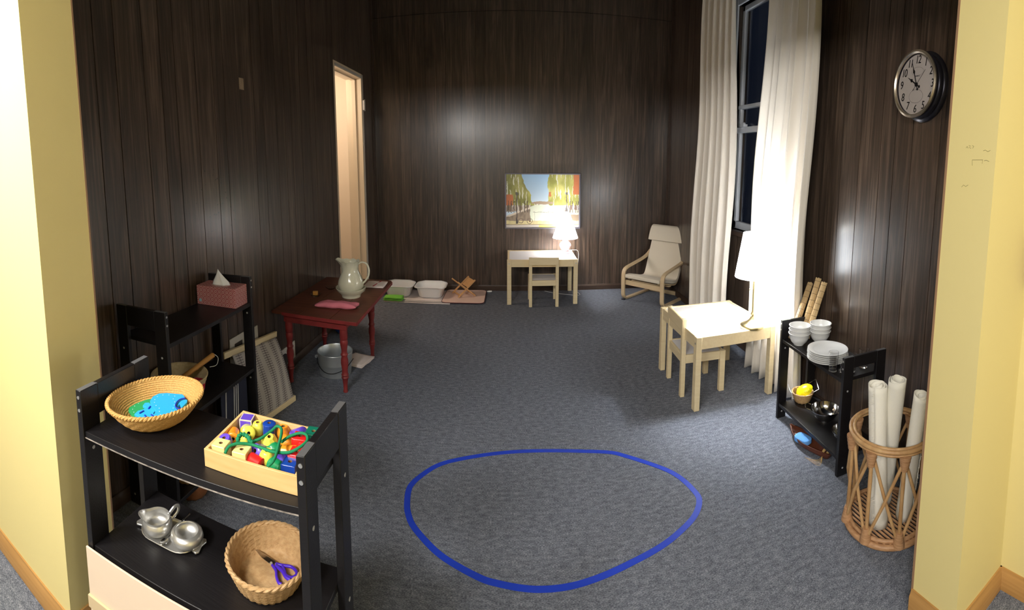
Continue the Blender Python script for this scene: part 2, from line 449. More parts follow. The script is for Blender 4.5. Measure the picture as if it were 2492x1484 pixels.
# the yellow front room the photo is taken from
wl = MB().box(-4, JL, JF + .012, YL, 0, ZC)
struct('wall_front_left', wl, YELLOW)
struct('wall_front_right', MB().box(JR, 1.42, JF - .005, YR, 0, ZC).box(1.42, 2.2, JF + .02, YR, 0, ZC), YELLOW)
struct('wall_front_header', MB().box(JL, JR, JF + .012, YR, 2.25, ZC), YELLOW)
struct('wall_near_right', MB().box(1.42, 1.54, -3, JF - .005, 0, 2.46), YELLOW)
struct('wall_near_left', MB().box(-4.1, -4, -3, JF + .012, 0, 2.46), YELLOW)
struct('wall_near_back', MB().box(-4, 1.54, -3.1, -3, 0, 2.46), YELLOW)
struct('ceiling_front', MB().box(-4.1, 1.54, -3.1, JF + .012, 2.46, 2.52), mat('front_ceiling', (235, 230, 215), .9))
def base(name, a, b, nrm, m, h=.075, t=.014):
    a, b = Vector((*a, 0)), Vector((*b, 0)); n = Vector((*nrm, 0)).normalized(); d = (b - a)
    prof = [(0, 0), (t, 0), (t, h * .72), (t * .55, h * .86), (t * .4, h), (0, h)]
    vs = [a + n * q[0] + Vector((0, 0, q[1])) for q in prof] + [b + n * q[0] + Vector((0, 0, q[1])) for q in prof]
    k = len(prof); mb = MB().add(vs, [tuple(reversed(range(k))), tuple(range(k, 2 * k))] + [(i, (i + 1) % k, k + (i + 1) % k, k + i) for i in range(k)])
    return struct(name, mb, m)
base('baseboard_front_left', (-4, JF + .012), (JL + .014, JF + .012), (0, -1), OAK)
base('baseboard_jamb_left', (JL, JF + .012), (JL, YL), (1, 0), OAK)
base('baseboard_jamb_right', (JR, JF - .005), (JR, YR + .004), (-1, 0), OAK)
base('baseboard_front_right', (JR - .014, JF - .005), (1.42, JF - .005), (0, -1), OAK)
base('baseboard_near_right', (1.42, JF), (1.42, -3), (-1, 0), OAK)
base('baseboard_back', (XL, YB), (XR, YB), (0, -1), DARKTRIM, .06, .016)
base('baseboard_left', (XL, .9), (XL, 3.83), (1, 0), DARKTRIM, .06, .014)
base('baseboard_right', (XR, .92), (XR, YB), (-1, 0), DARKTRIM, .06, .014)
struct('trim_1', MB().box(JR - .0015, JR + .02, YR, YR + .008, 0, 2.25), mat('raw_panel_edge', (150, 118, 90), .6))
struct('trim_2', MB().box(JL - .02, JL + .0015, YL, YL + .006, 0, 2.25), mat('raw_panel_edge', (150, 118, 90), .6))
# corner strips where the panelling meets
struct('trim_3', MB().box(XL, XL + .018, YB - .018, YB, 0, ZC), DARKTRIM)
struct('trim_4', MB().box(XR - .018, XR, YB - .018, YB, 0, ZC), DARKTRIM)

# doorway in the left wall and the hall behind
HALLW = mat('hall_plaster', (236, 220, 196), .85)
GREYPAINT = mat('aged_white_paint', (176, 172, 166), .6)
y0, y1, _, zt = DOOR
dr = struct('door_1', MB().box(XL - .16, XL + .001, y1 - .018, y1 + .03, 0, zt + .03).box(XL - .16, XL + .001, y0, y1, zt - .018, zt + .03)
            .box(XL - .16, XL + .001, y0 - .03, y0 + .002, 0, zt + .03), mat('door_frame_paint', (214, 196, 168), .55))
struct('door_stop', MB().box(XL - .10, XL - .06, y1 - .03, y1 - .018, 0, zt).box(XL - .10, XL - .06, y0, y1, zt - .03, zt - .018), mat('door_frame_paint', (214, 196, 168)), dr)
struct('door_casing', MB().box(XL, XL + .012, y1 - .006, y1 + .016, 0, zt + .02).box(XL, XL + .006, y0 + .004, y1 + .016, zt - .012, zt + .008), GREYPAINT, dr)
struct('hinge', MB().box(XL - .004, XL + .028, y1 - .012, y1 + .024, 2.0, 2.10).tube([(XL + .024, y1 + .01, 1.99), (XL + .024, y1 + .01, 2.11)], .008), GREYPAINT, dr)
struct('wall_hall', MB().box(-2.9, -2.8, 3.0, 5.6, 0, 2.6).box(-2.9, XL - .1, 5.3, 5.4, 0, 2.6).box(-2.9, XL - .1, 2.9, 3.0, 0, 2.6), HALLW)
struct('ceiling_hall', MB().box(-2.9, XL - .1, 2.9, 5.4, 2.6, 2.66), HALLW)

# window in the right wall
a, b, z0w, z1w = WIN
w = struct('window_1', MB().box(XR - .012, XR + .10, b, b + .07, z0w - .03, z1w + .07).box(XR - .012, XR + .10, a - .07, a, z0w - .03, z1w + .07)
           .box(XR - .012, XR + .10, a, b, z1w, z1w + .07), WHITEPAINT, bevel=.004)
struct('window_sash', MB().box(XR + .035, XR + .065, b - .035, b, z0w, z1w).box(XR + .035, XR + .065, a, a + .035, z0w, z1w)
       .box(XR + .035, XR + .065, a, b, z1w - .04, z1w).box(XR + .035, XR + .065, a, b, z0w, z0w + .06)
       .box(XR + .03, XR + .07, a, b, 1.915, 1.945).box(XR + .015, XR + .05, a, b, 1.72, 1.765), WHITEPAINT, w, bevel=.003)
struct('window_glass', MB().box(XR + .050, XR + .054, a + .03, b - .03, z0w + .05, z1w - .03), PANE, w)
struct('window_sill', MB().box(XR - .05, XR + .08, a - .08, b + .08, z0w - .035, z0w), DARKTRIM, w, bevel=.004)
struct('window_latch', MB().box(XR + .0, XR + .035, b - .16, b - .10, 1.765, 1.785).lathe([(0, 0), (.012, 0), (.014, .01), (0, .02)], 12, (XR + .02, b - .13, 1.785)), WHITEPAINT, w)

# ================================================================== curtains
def curtain(name, label, pts_top, pts_bot, n, amp, z0, z1, seed):
    """pts: y from far to near edge at top and bottom"""
    U, V = n * 14, 44; vs = []
    for j in range(V + 1):
        t = j / V; z = z1 + (z0 - z1) * t
        ya = pts_top[0] + (pts_bot[0] - pts_top[0]) * t + .025 * sin(3.3 * t * 3 + seed); yb = pts_top[1] + (pts_bot[1] - pts_top[1]) * t + .02 * sin(2.1 * t * 4 + seed)
        for i in range(U + 1):
            s = i / U
            q = s + .012 * sin(9 * s * pi + seed) + .006 * sin(t * 7 + s * 11)
            ph = q * n * 2 * pi
            f = (sin(ph) + .28 * sin(2 * ph + seed + 1.3 * t) + .2 * sin(.5 * ph + 2 * t + seed))
            X = XR - .115 + amp * (.62 + .38 * t) * f + .008 * noise.noise(Vector((s * 8, t * 3, seed)))
            Y = ya + (yb - ya) * q + .012 * cos(ph) * (.4 + .6 * t)
            vs.append((min(X, XR - .03), Y, z + (.012 * f if j == V else 0)))
    fs = [(j * (U + 1) + i, j * (U + 1) + i + 1, (j + 1) * (U + 1) + i + 1, (j + 1) * (U + 1) + i) for j in range(V) for i in range(U)]
    o = MB().add(vs, fs).build(name, CURTAIN, ang=180)
    so = o.modifiers.new('solid', 'SOLIDIFY'); so.thickness = .003
    return tag(o, label, 'curtain', None)
curtain('curtain', 'floor-length cream curtain left of the window, nearer the armchair', (3.86, 3.19), (3.92, 3.13), 6, .035, .03, 3.12, .4)
curtain('curtain', 'floor-length cream curtain right of the window, brightly lit by the brass lamp', (2.74, 2.16), (2.84, 2.16), 7, .04, .02, 3.12, 2.1)

# ================================================================== shelf units
def shelf_unit(label, FL, FR, BL, BR, H, shelves, rail=.075, pw=.055, pt=.018, worn=False):
    FL, FR, BL, BR = [Vector((*p, 0)) for p in (FL, FR, BL, BR)]
    c = (FL + FR + BL + BR) / 4
    t = thing('shelf_unit', label, 'shelf', c)
    def q(s_, t_): return (FL * (1 - s_) + FR * s_) * (1 - t_) + (BL * (1 - s_) + BR * s_) * t_
    L = (FR - FL).length; D = ((BL - FL).length + (BR - FR).length) / 2
    def blk(s0, s1, t0, t1, z0, z1):
        vs = [q(s, u) + Vector((0, 0, z)) for s in (s0, s1) for u in (t0, t1) for z in (z0, z1)]
        return MB().add(vs, [(0, 1, 3, 2), (4, 6, 7, 5), (0, 4, 5, 1), (2, 3, 7, 6), (0, 2, 6, 4), (1, 5, 7, 3)])
    e = pt / L; w = pw / D
    posts = {}; rails = {}
    for s0 in (0, 1 - e):
        for t0 in (0, 1 - w):
            po = blk(s0, s0 + e, t0, t0 + w, 0, H - .001).build('end_post', BLACK, t, .0015, world=True); posts[(s0 > .5, t0 > .5)] = po
            blk(s0 + e * .08, s0 + e * .92, t0 + w * .03, t0 + w * .97, H - .001, H).build('post_end', POSTEND, po, world=True)
        rails[s0 > .5] = blk(s0 + e * .05, s0 + e * .95, w, 1 - w, H - rail, H - .0005).build('end_rail', BLACK, t, .002, world=True)
    for z in shelves:
        sb = blk(e, 1 - e, .02, .98, z - .018, z).build('shelf_board', BLACK, t, .0015, world=True)
        if worn: blk(e, 1 - e, .0175, .021, z - .0185, z - .0155).build('edge_band', WORN, sb, world=True)
    for k, s0 in enumerate((e / 2, 1 - e / 2)):
        for z in (H - .02, H - .055):
            p = q(s0, 0) + Vector((0, 0, z)); d = (q(s0, 0) - q(s0, 1)).normalized()
            MB().tube([p - d * .002, p + d * .0012], .0045, 12).build('bolt', BOLT, posts[(bool(k), False)], world=True)
    for s0, sg in ((0, -1), (1, 1)):
        for t0 in (w / 2, 1 - w / 2):
            for z in shelves:
                for side in (0, 1):
                    s1 = s0 if side else (e if s0 == 0 else 1 - e)
                    d = (FR - FL).normalized() * (sg if side else -sg)
                    p = q(s1, t0) + Vector((0, 0, z - .055))
                    if p.z < .02: continue
                    MB().tube([p - d * .001, p + d * .0008], .0048, 12).build('screw_cap', CAP, posts[(s0 == 1, t0 > .5)], world=True)
    return t, q, blk
near, nq, nblk = shelf_unit('tall black slatted shelf unit in front, holding the bead box and coiled basket', (-.965, .672), (-.372, .738), (-.988, .945), (-.368, .953), .9, (.789, .472), rail=.085, worn=True)
HB = nblk(.0, .97, -.03, -.012, .02, .468); HB.build('back_panel', HARDBOARD, near, .001, world=True)['label'] = 'bare beige hardboard panel'
nblk(.0, .97, -.055, -.0305, .30, .335).build('panel_batten', mat('batten', (206, 184, 146), .8), near, .001, world=True)['label'] = 'darker beige batten'
wallu, wq, wblk = shelf_unit('tall black shelf unit against the left wall, tissue box on its top', (-1.212, 1.285), (-1.222, 1.935), (-1.474, 1.27), (-1.474, 1.93), .9, (.765, .42, .10), rail=.085)
rightu, rq, rblk = shelf_unit('low black shelf unit against the right wall, holding plates and bowls', (1.412, 2.122), (1.378, 1.535), (1.655, 2.115), (1.625, 1.515), .585, (.475, .095), rail=.058)

# ================================================================== pine tables, chairs
def table(label, cx, cy, rz, w=.62, d=.49, H=.445):
    t = thing('childrens_table', label, 'table', (cx, cy, 0), rz, None)
    x, y, l = w / 2, d / 2, .042
    for sx in (-1, 1):
        for sy in (-1, 1):
            lg = MB().box(*sorted((sx * x, sx * (x - l))), *sorted((sy * y, sy * (y - l * .8))), 0, H).build('leg', PINE, t, .003)
            MB().tube([(sx * (x - .02), sy * y, H - .04), (sx * (x - .02), sy * (y + .001), H - .04)], .006, 10).build('screw', BOLT, lg)
    for sy in (-1, 1):
        MB().box(-x + l, x - l, *sorted((sy * y - sy * .004, sy * (y - .022))), H - .075, H - .001).build('apron', PINEX, t, .002)
    for sx in (-1, 1):
        MB().box(*sorted((sx * x - sx * .004, sx * (x - .022))), -y + l * .8, y - l * .8, H - .075, H - .001).build('apron', PINEX, t, .002)
    MB().box(-x + .022, x - .022, -y + .022, y - .022, H - .016, H - .006).build('table_top', WHITE_TOP, t, .001)
    return t
def chair(label, cx, cy, rz, group):
    """back at -y"""
    w, d, S, H = .285, .29, .27, .50
    t = thing('childrens_chair', label, 'chair', (cx, cy, 0), rz, group); x, y, l = w / 2, d / 2, .03
    for sx in (-1, 1):
        MB().box(*sorted((sx * x, sx * (x - l))), -y, -y + .028, 0, H).build('leg', PINE, t, .003)
        MB().box(*sorted((sx * x, sx * (x - l))), y - .035, y, 0, S).build('leg', PINE, t, .003)
        MB().box(*sorted((sx * (x - .004), sx * (x - .02))), -y + .028, y - .035, S - .055, S - .001).build('seat_rail', PINE, t, .002)
    for sy in (-1, 1):
        MB().box(-x + l, x - l, *sorted((sy * (y - .006), sy * (y - .022))), S - .055, S - .001).build('seat_rail', PINEX, t, .002)
    MB().box(-x + .02, x - .02, -y + .024, y - .02, S - .014, S - .004).build('seat', WHITE_TOP, t, .001)
    MB().box(-x, x, -y - .003, -y + .012, H - .075, H).build('backrest', PINEX, t, .004)
    return t
table('small pine table with white top near the window, brass lamp on its corner', 1.263, 2.655, R(-88), .60, .53, .449)
chair('small pine chair pushed under the right-hand table by the window', 1.138, 2.665, R(-91), None)
table('small pine table with white top against the back wall under the painting', .297, 4.72, 0, .69, .50, .462)
chair('small pine chair pushed under the table below the painting', .305, 4.535, 0, None)

# ================================================================== lamps
def desk_lamp_brass():
    bx, by, bz = at(1830, 788, .437); bx, by = 1.40, 2.42
    t = thing('table_lamp', 'tall brass lamp with large white shade on the table by the window', 'lamp', (bx, by, .4435))
    MB().lathe([(0, 0), (.072, 0), (.074, .006), (.074, .014), (.070, .02), (.052, .028), (.034, .038), (.020, .052), (.012, .066), (.010, .078), (.013, .084), (.009, .09), (.007, .10), (0, .10)], 48).build('lamp_base', BRASS, t)
    MB().tube([(0, 0, .095), (0, 0, .355)], .0065, 16).build('pole', BRASS, t)
    MB().tube([(-.006, 0, .245), (-.022, 0, .245)], .002, 8).lathe([(0, -.007), (.006, -.003), (.006, .003), (0, .007)], 10, (-.025, 0, .245)).build('switch', BRASS, t)
    SH = mat('lamp_shade_fabric', (250, 246, 238), .9, emit=((.90, .95, 1), 22.0))
    shd = MB().lathe([(.118, .325), (.078, .60), (.075, .60), (.115, .325)], 48, closed=True).build('lamp_shade', SH, t)
    MB().lathe([(.001, .345), (.014, .35), (.024, .375), (.016, .40), (.001, .41)], 16).build('bulb', mat('lit_bulb', (255, 255, 255), emit=((1, .95, .88), 30)), t)
    MB().tube([(0, .0, .595), (.076, 0, .595)], .0015, 6).tube([(0, 0, .595), (-.038, .065, .595)], .0015, 6).tube([(0, 0, .595), (-.038, -.065, .595)], .0015, 6).build('shade_spider', BRASS, shd)
    cordp = [Vector((bx + .06, by - .02, .452)), Vector((1.60, 2.40, .44)), Vector((1.64, 2.33, .30)), on_x(1914, 885, 1.60), on_x(1917, 930, 1.58), on_x(1929, 958, 1.58), Vector((1.64, 2.16, .06))]
    MB().tube(smoothpts(cordp, 8), .0028, 6).build('cord', WHITEPLASTIC, t, world=True)
    l = light('lamp_light', 'POINT', (0, 0, .46), 48, (.90, .95, 1), .035, parent=t)
    return t
desk_lamp_brass()
def desk_lamp_small():
    t = thing('table_lamp', 'short pink and white ceramic lamp with cone shade on the back table', 'lamp', (.552, 4.80, .4575))
    PK = mat('pink_white_ceramic', (226, 150, 168), .25, var=((14, 14, 22), .5, (240, 226, 226)))
    MB().lathe([(0, 0), (.056, 0), (.056, .010), (.040, .022), (.034, .034), (.050, .055), (.062, .085), (.058, .105), (.040, .125), (.028, .135), (.028, .15), (0, .152)], 40).build('lamp_base', PK, t)
    SH2 = mat('cone_shade_fabric', (250, 246, 238), .9, emit=((.96, .97, 1), 10.0))
    MB().lathe([(.132, .170), (.052, .415), (.049, .415), (.129, .170)], 48, closed=True).build('lamp_shade', SH2, t)
    MB().tube([(0, 0, .15), (0, 0, .21)], .01, 12).build('socket', BRASS, t)
    MB().lathe([(.001, .21), (.02, .22), (.03, .255), (.02, .29), (.001, .30)], 16).build('bulb', mat('lit_bulb', (255, 255, 255)), t)
    light('lamp_light', 'POINT', (0, 0, .33), 15, (.97, .97, 1), .03, parent=t)
    pts = smoothpts([(.03, .06, .01), (.10, .12, .012), (.16, .15, -.02), (.155, .15, -.2), (.15, .13, -.36), (.12, .06, -.42), (.16, -.02, -.454), (.10, -.04, -.454), (.02, .0, -.454), (-.08, .04, -.454), (-.16, .1, -.454), (-.2, .14, -.454)], 8)
    MB().tube(pts, .0025, 6).build('cord', WHITEPLASTIC, t)
desk_lamp_small()

# ================================================================== painting and clock
def painting():
    A, B = on_y(1229, 421, YB - .02), on_y(1411, 556, YB - .02)
    x0, x1, z0, z1 = A.x, B.x, B.z, A.z; W, Hh = x1 - x0, z1 - z0
    t = thing('framed_painting', 'framed painting of a tree-lined canal hanging above the back table', 'painting', ((x0 + x1) / 2, YB, z0))
    f = .013
    fr = MB().box(-W / 2, W / 2, -.03, -.002, 0, f).box(-W / 2, W / 2, -.03, -.002, Hh - f, Hh).box(-W / 2, -W / 2 + f, -.03, -.002, f, Hh - f).box(W / 2 - f, W / 2, -.03, -.002, f, Hh - f)
    fr.build('frame', mat('grey_frame', (112, 108, 116), .35, .2), t, .003)
    N, M_ = 260, 200; vs = []; fs = []; cols = []
    def col(u, v):
        v0 = v
        if v > .06:
            u += .010 * noise.noise(Vector((u * 26, v * 18, 2.2))); v += .012 * noise.noise(Vector((u * 22, v * 10, 7.7)))
        n1 = noise.noise(Vector((u * 9, v * 5, 1))); n2 = noise.noise(Vector((u * 30, v * 10, 4))); n3 = noise.noise(Vector((u * 50, v * 4, 9)))
        c = Vector((.80, .88, .95)).lerp(Vector((.55, .74, .92)), max(0, (v - .4) * 1.6))
        edgeL = .20 + .30 * (1 - v) ** 1.0 * 1.15 + .05 * n1
        edgeR = .60 - .1 * (v - .6) + .08 * (v > .75) * (v - .75) * 4 + .04 * n1
        if v > .42 and (u < edgeL or u > edgeR - .03):
            g = Vector((.50, .50, .16)).lerp(Vector((.74, .72, .34)), min(1, max(0, .5 + n1 + .5 * n2)))
            if u < .3: g = g * .8
            if n3 > .28: g = Vector((.86, .86, .78))
            if (u < .09 and .42 < v < .62) or (u > .92 and v > .62) or (abs(u - .60) < .018 and abs(v - .63) < .04): g = Vector((.72, .34, .16))
            c = g
        elif v <= .47 and v > .30:
            k = (v - .30) / .17
            if u < .42 and v > .22 + .45 * u * .55:
                c = Vector((.80, .76, .72)) if n3 > .0 else Vector((.42, .34, .26))
            elif u > .72: c = Vector((.92, .86, .84)) if n3 > -.1 else Vector((.48, .36, .30))
            else: c = Vector((.93, .95, .88))
        bank = .20 + .52 * u
        if u < .45 and v < bank and v > .12: c = Vector((.50, .42, .34)) * (1 + .3 * n2)
        if u < .42 and abs(v - bank) < .018 and v > .2: c = Vector((.84, .78, .70))
        if .33 < u < .8 and .12 < v < .42 and v < bank + .02: c = Vector((.84, .90, .78)).lerp(Vector((.95, .95, .86)), min(1, max(0, (u - .3) * 3 + n1)))
        if abs(v - .465) < .012 + .02 * (1 - ((u - .5) / .15) ** 2) and abs(u - .5) < .15: c = Vector((.62, .52, .42))
        if u > .84 and .12 < v < .33: c = Vector((.84, .78, .66)) if v > .24 else Vector((.52, .42, .32))
        if v <= .13: c = Vector((.82, .76, .52)) * (1 + .1 * n2)
        if v <= .052: c = Vector((.84, .80, .76)) if u < .45 or u > .7 else Vector((.88, .82, .42))
        if abs(v - .053) < .007: c = Vector((.55, .48, .36))
        for pu, pv0, pv1, pw in ((.145, .075, .62, .006), (.83, .30, .62, .005)):
            if abs(u - pu) < pw + (.014 * (1 - min(1, (v - pv0) / .1)) if v > pv0 else 0) and pv0 < v < pv1: c = Vector((.16, .13, .13))
            if abs(u - pu) < .017 and abs(v - pv1 - .02) < .025: c = Vector((.25, .24, .2))
        for wu, wv, wr in ((.32, .125, .045), (.20, .13, .04)):
            d = math.hypot(u - wu, (v - wv) * .77)
            if abs(d - wr * .85) < .005: c = Vector((.4, .33, .27))
            if wu > .3 and d < .012: c = Vector((.4, .25, .2))
        if .36 < u < .80 and (abs(v - .29) < .004 or abs((u * 5.2) % 1 - .02) < .012 and .12 < v < .31): c = Vector((.55, .55, .45))
        for uu in (.03, .07, .11, .19, .25, .29, .91, .96, .99, .88):
            if abs(u - uu) < .005 and .28 < v < .5: c = Vector((.22, .17, .14))
        return c
    for j in range(M_ + 1):
        for i in range(N + 1):
            u, v = i / N, j / M_
            vs.append((-W / 2 + f + (W - 2 * f) * u, -.012, f + (Hh - 2 * f) * v)); c = col(u, v); c = c * .80 + Vector((.19, .19, .18)); cols.append((*[max(0, q) ** 2.2 for q in c], 1))
    fs = [(j * (N + 1) + i, j * (N + 1) + i + 1, (j + 1) * (N + 1) + i + 1, (j + 1) * (N + 1) + i) for j in range(M_) for i in range(N)]
    me = bpy.data.meshes.new('canvas'); me.from_pydata(vs, [], fs)
    ca = me.color_attributes.new('paint', 'FLOAT_COLOR', 'POINT')
    for i, c in enumerate(cols): ca.data[i].color = c
    me.materials.append(mat('painted_canvas', (200, 200, 200), .4, attr='paint'))
    o = bpy.data.objects.new('canvas', me); COL.objects.link(o); o.parent = t
    MB().box(-W / 2 + f, W / 2 - f, -.0115, -.002, f, Hh - f).build('backing', DARKTRIM, t)
painting()

def clock():
    c = on_x(2225, 204, XR - .085)
    t = thing('wall_clock', 'dark oval-cased wall clock with silver rim and cream dial on the right wall', 'clock', (XR, c.y, c.z), R(-90))
    # local: +x along wall away from viewer.. y = -into room
    Mx = Matrix.Rotation(R(90), 4, 'X')      # lathe axis z -> -y
    sx, sz = .80, 1.0
    def disc(prof, name, m, seg=64, closed=False):
        mb = MB().lathe([(r, -d) for r, d in prof], seg, sx=sx, sy=sz, closed=closed); mb.v = [Vector((v.x, v.z, v.y)) for v in mb.v]
        return mb.build(name, m, t)
    DK = mat('dark_bronze', (38, 36, 44), .28, .5)
    disc([(.001, 0), (.168, 0), (.172, .012), (.166, .024), (.158, .028), (.163, .04), (.158, .052), (.150, .056), (.154, .068), (.150, .078), (.146, .080), (.142, .066), (.001, .066)], 'case', DK)
    disc([(.150, .076), (.160, .080), (.160, .088), (.150, .092), (.143, .086), (.145, .076)], 'rim', mat('silver_rim', (196, 184, 168), .25, .9), closed=True)
    DIAL = disc([(.001, .066), (.144, .066), (.144, .068), (.001, .068)], 'dial', mat('cream_dial', (206, 196, 190), .6, var=((30, 30, 30), .1)))
    INK = mat('clock_ink', (20, 18, 20), .5)
    ring = MB()
    for rr in (.052,):
        pts = [(sx * rr * cos(a * pi / 24) * 1.0, -.0688, -.055 + rr * .62 * sin(a * pi / 24)) for a in range(48)]
        ring.tube(pts, .0006, 4, closed=True); ring.build('dial_ring', mat('faint_ink', (120, 112, 108), .6), DIAL); ring = MB()
        pts = [(sx * .045 * cos(a * pi / 24), -.0688, .062 + .02 * sin(a * pi / 24)) for a in range(48)]
        ring.tube(pts, .0004, 4, closed=True)
    ring.build('dial_ring', mat('faint_ink', (120, 112, 108), .6), DIAL)
    for h in range(1, 13):
        cu = bpy.data.curves.new('numeral', 'FONT'); cu.body = str(h); cu.size = .054; cu.align_x = 'CENTER'; cu.align_y = 'CENTER'
        cu.extrude = .0006; cu.shear = .12; cu.materials.append(INK); cu.space_character = .85
        tmp = bpy.data.objects.new('tmp', cu); COL.objects.link(tmp); bpy.context.view_layer.update()
        nm = bpy.data.meshes.new_from_object(tmp.evaluated_get(bpy.context.evaluated_depsgraph_get()))
        bpy.data.objects.remove(tmp); nm.name = 'numeral'
        if not nm.materials: nm.materials.append(INK)
        o = bpy.data.objects.new('numeral', nm); COL.objects.link(o); o.parent = DIAL
        a = pi / 2 - h * pi / 6
        o.location = (sx * .116 * cos(a), -.0690, .116 * sin(a)); o.rotation_euler = (R(90), 0, 0); o.scale = (.70, 1, 1)
    def hand(name, ang, L, tail, wd, blade=True):
        a = pi / 2 - ang * pi / 180; dx, dz = cos(a), sin(a); px, pz = -dz, dx
        pts = [(-tail, wd * .5), (-tail * .8, wd * 1.6), (-tail * .6, wd * .5), (0, wd * .7), (L * .45, wd * .5), (L * .55, wd * 1.8 if blade else wd * .5), (L * .68, wd * .5), (L, .0003)]
        P = [(u, w_) for u, w_ in pts] + [(u, -w_) for u, w_ in reversed(pts)]
        mb = MB(); n = len(P)
        vs = []
        for yy in (-.0715, -.0700):
            for u, w_ in P: vs.append((sx * (dx * u + px * w_), yy, dz * u + pz * w_))
        mb.add(vs, [tuple(range(n)), tuple(reversed(range(n, 2 * n)))] + [(i, (i + 1) % n, n + (i + 1) % n, n + i) for i in range(n)])
        mb.build(name, INK, t, smooth=False)
    for bod, zz, sz_ in (('QUARTZ', .040, .010),):
        cu = bpy.data.curves.new('dial_text', 'FONT'); cu.body = bod; cu.size = sz_; cu.align_x = 'CENTER'; cu.align_y = 'CENTER'; cu.extrude = .0003; cu.materials.append(INK)
        tmp = bpy.data.objects.new('tmp', cu); COL.objects.link(tmp); bpy.context.view_layer.update()
        nm = bpy.data.meshes.new_from_object(tmp.evaluated_get(bpy.context.evaluated_depsgraph_get())); bpy.data.objects.remove(tmp); nm.name = 'dial_text'
        o = bpy.data.objects.new('dial_text', nm); COL.objects.link(o); o.parent = DIAL; o.location = (0, -.0685, zz); o.rotation_euler = (R(90), 0, 0); o.scale = (.8, 1, 1)
    hand('hour_hand', 298, .078, .03, .0052); hand('minute_hand', 338, .118, .03, .0042); hand('second_hand', 42, .09, .04, .0009, False)
    disc([(.001, .0690), (.010, .069), (.010, .074), (.001, .074)], 'hub', INK, 20)
    disc([(.001, .0835), (.146, .0835), (.146, .0845), (.001, .0845)], 'glass', PANE)
clock()
p_ = on_x(587, 204, XL)
tag(MB().box(XL - .001, XL + .002, p_.y - .024, p_.y + .024, p_.z - .035, p_.z + .035).build('wall_sticker', mat('tan_sticker', (150, 128, 104), .8, var=((60, 60, 60), .3)), bevel=.001), 'small pale tan patch stuck on the dark left wall, high up', 'sticker')
# wooden holder on the yellow wall at the right edge
pa = on_x(2486, 628, 1.42)
tag(MB().prism([(0, -.09), (.012, -.10), (.045, -.08), (.12, -.085), (.12, .10), (.03, .095), (.008, .09)], 0, .02, Matrix(((0, 0, -1, 1.42), (-1, 0, 0, pa.y + .012), (0, 1, 0, pa.z), (0, 0, 0, 1)))).build('wall_plaque', mat('glossy_brown_wood', (150, 96, 48), .25, var=((5, 5, 60), .3)), bevel=.004), 'glossy brown wooden piece on the yellow wall at the right edge', 'plaque')

# faint pencil scribbles on the right jamb
def on_jamb(px, py): return on_x(px, py, JR - .0004)
pm_ = thing('pencil_marks', 'faint pencil scribbles on the yellow right jamb at eye height', 'marks', on_jamb(2370, 370))
GR = mat('pencil_grey', (150, 138, 92), .9)
for st in ([(2351, 360), (2354, 356), (2356, 361)], [(2358, 354), (2362, 355), (2359, 359), (2363, 361)], [(2366, 354), (2370, 356), (2367, 361)], [(2366, 403), (2366, 389), (2392, 389), (2390, 398)], [(2393, 367), (2398, 365), (2404, 369), (2410, 366)], [(2395, 391), (2401, 390), (2407, 393)], [(2340, 455), (2345, 450), (2350, 454), (2356, 450)]):
    MB().tube([on_jamb(*q_) for q_ in st], .0007, 4).build('pencil_stroke', GR, pm_, world=True)
# blue tape line on the carpet
tp = [(98,530),(120,400),(210,310),(340,230),(500,185),(740,145),(1000,122),(1300,118),(1640,128),(1800,160),(2060,245),(2210,320),(2330,430),(2370,510),(2330,630),(2200,765),(2060,870),(1850,985),(1600,1100),(1350,1175),(1080,1195),(800,1150),(650,1100),(400,960),(270,850),(150,710),(110,620)]
P = smoothpts([at(960 + a / 3.195, 1060 + b / 3.195) for a, b in tp], 8, True)
def tape():
    n = len(P); vs = []; c = sum(P, Vector()) / n
    for z in (.0003, .0016):
        for i in range(n):
            t = (P[(i + 1) % n] - P[i - 1]).normalized(); nn = Vector((-t.y, t.x, 0))
            for s in (-1, 1): vs.append(P[i] + nn * s * .0125 + Vector((0, 0, z)))
    fs = []
    for i in range(n):
        j = (i + 1) % n; a, b, c_, d = 2 * i, 2 * i + 1, 2 * j + 1, 2 * j; m = 2 * n
        fs += [(a, b, c_, d), (m + a, m + d, m + c_, m + b), (a, d, m + d, m + a), (b, m + b, m + c_, c_)]
    return MB().add(vs, fs)
tag(tape().build('floor_tape', mat('blue_tape', (28, 62, 190), .5)), 'blue tape laid as a rounded oval line on the carpet', 'tape')
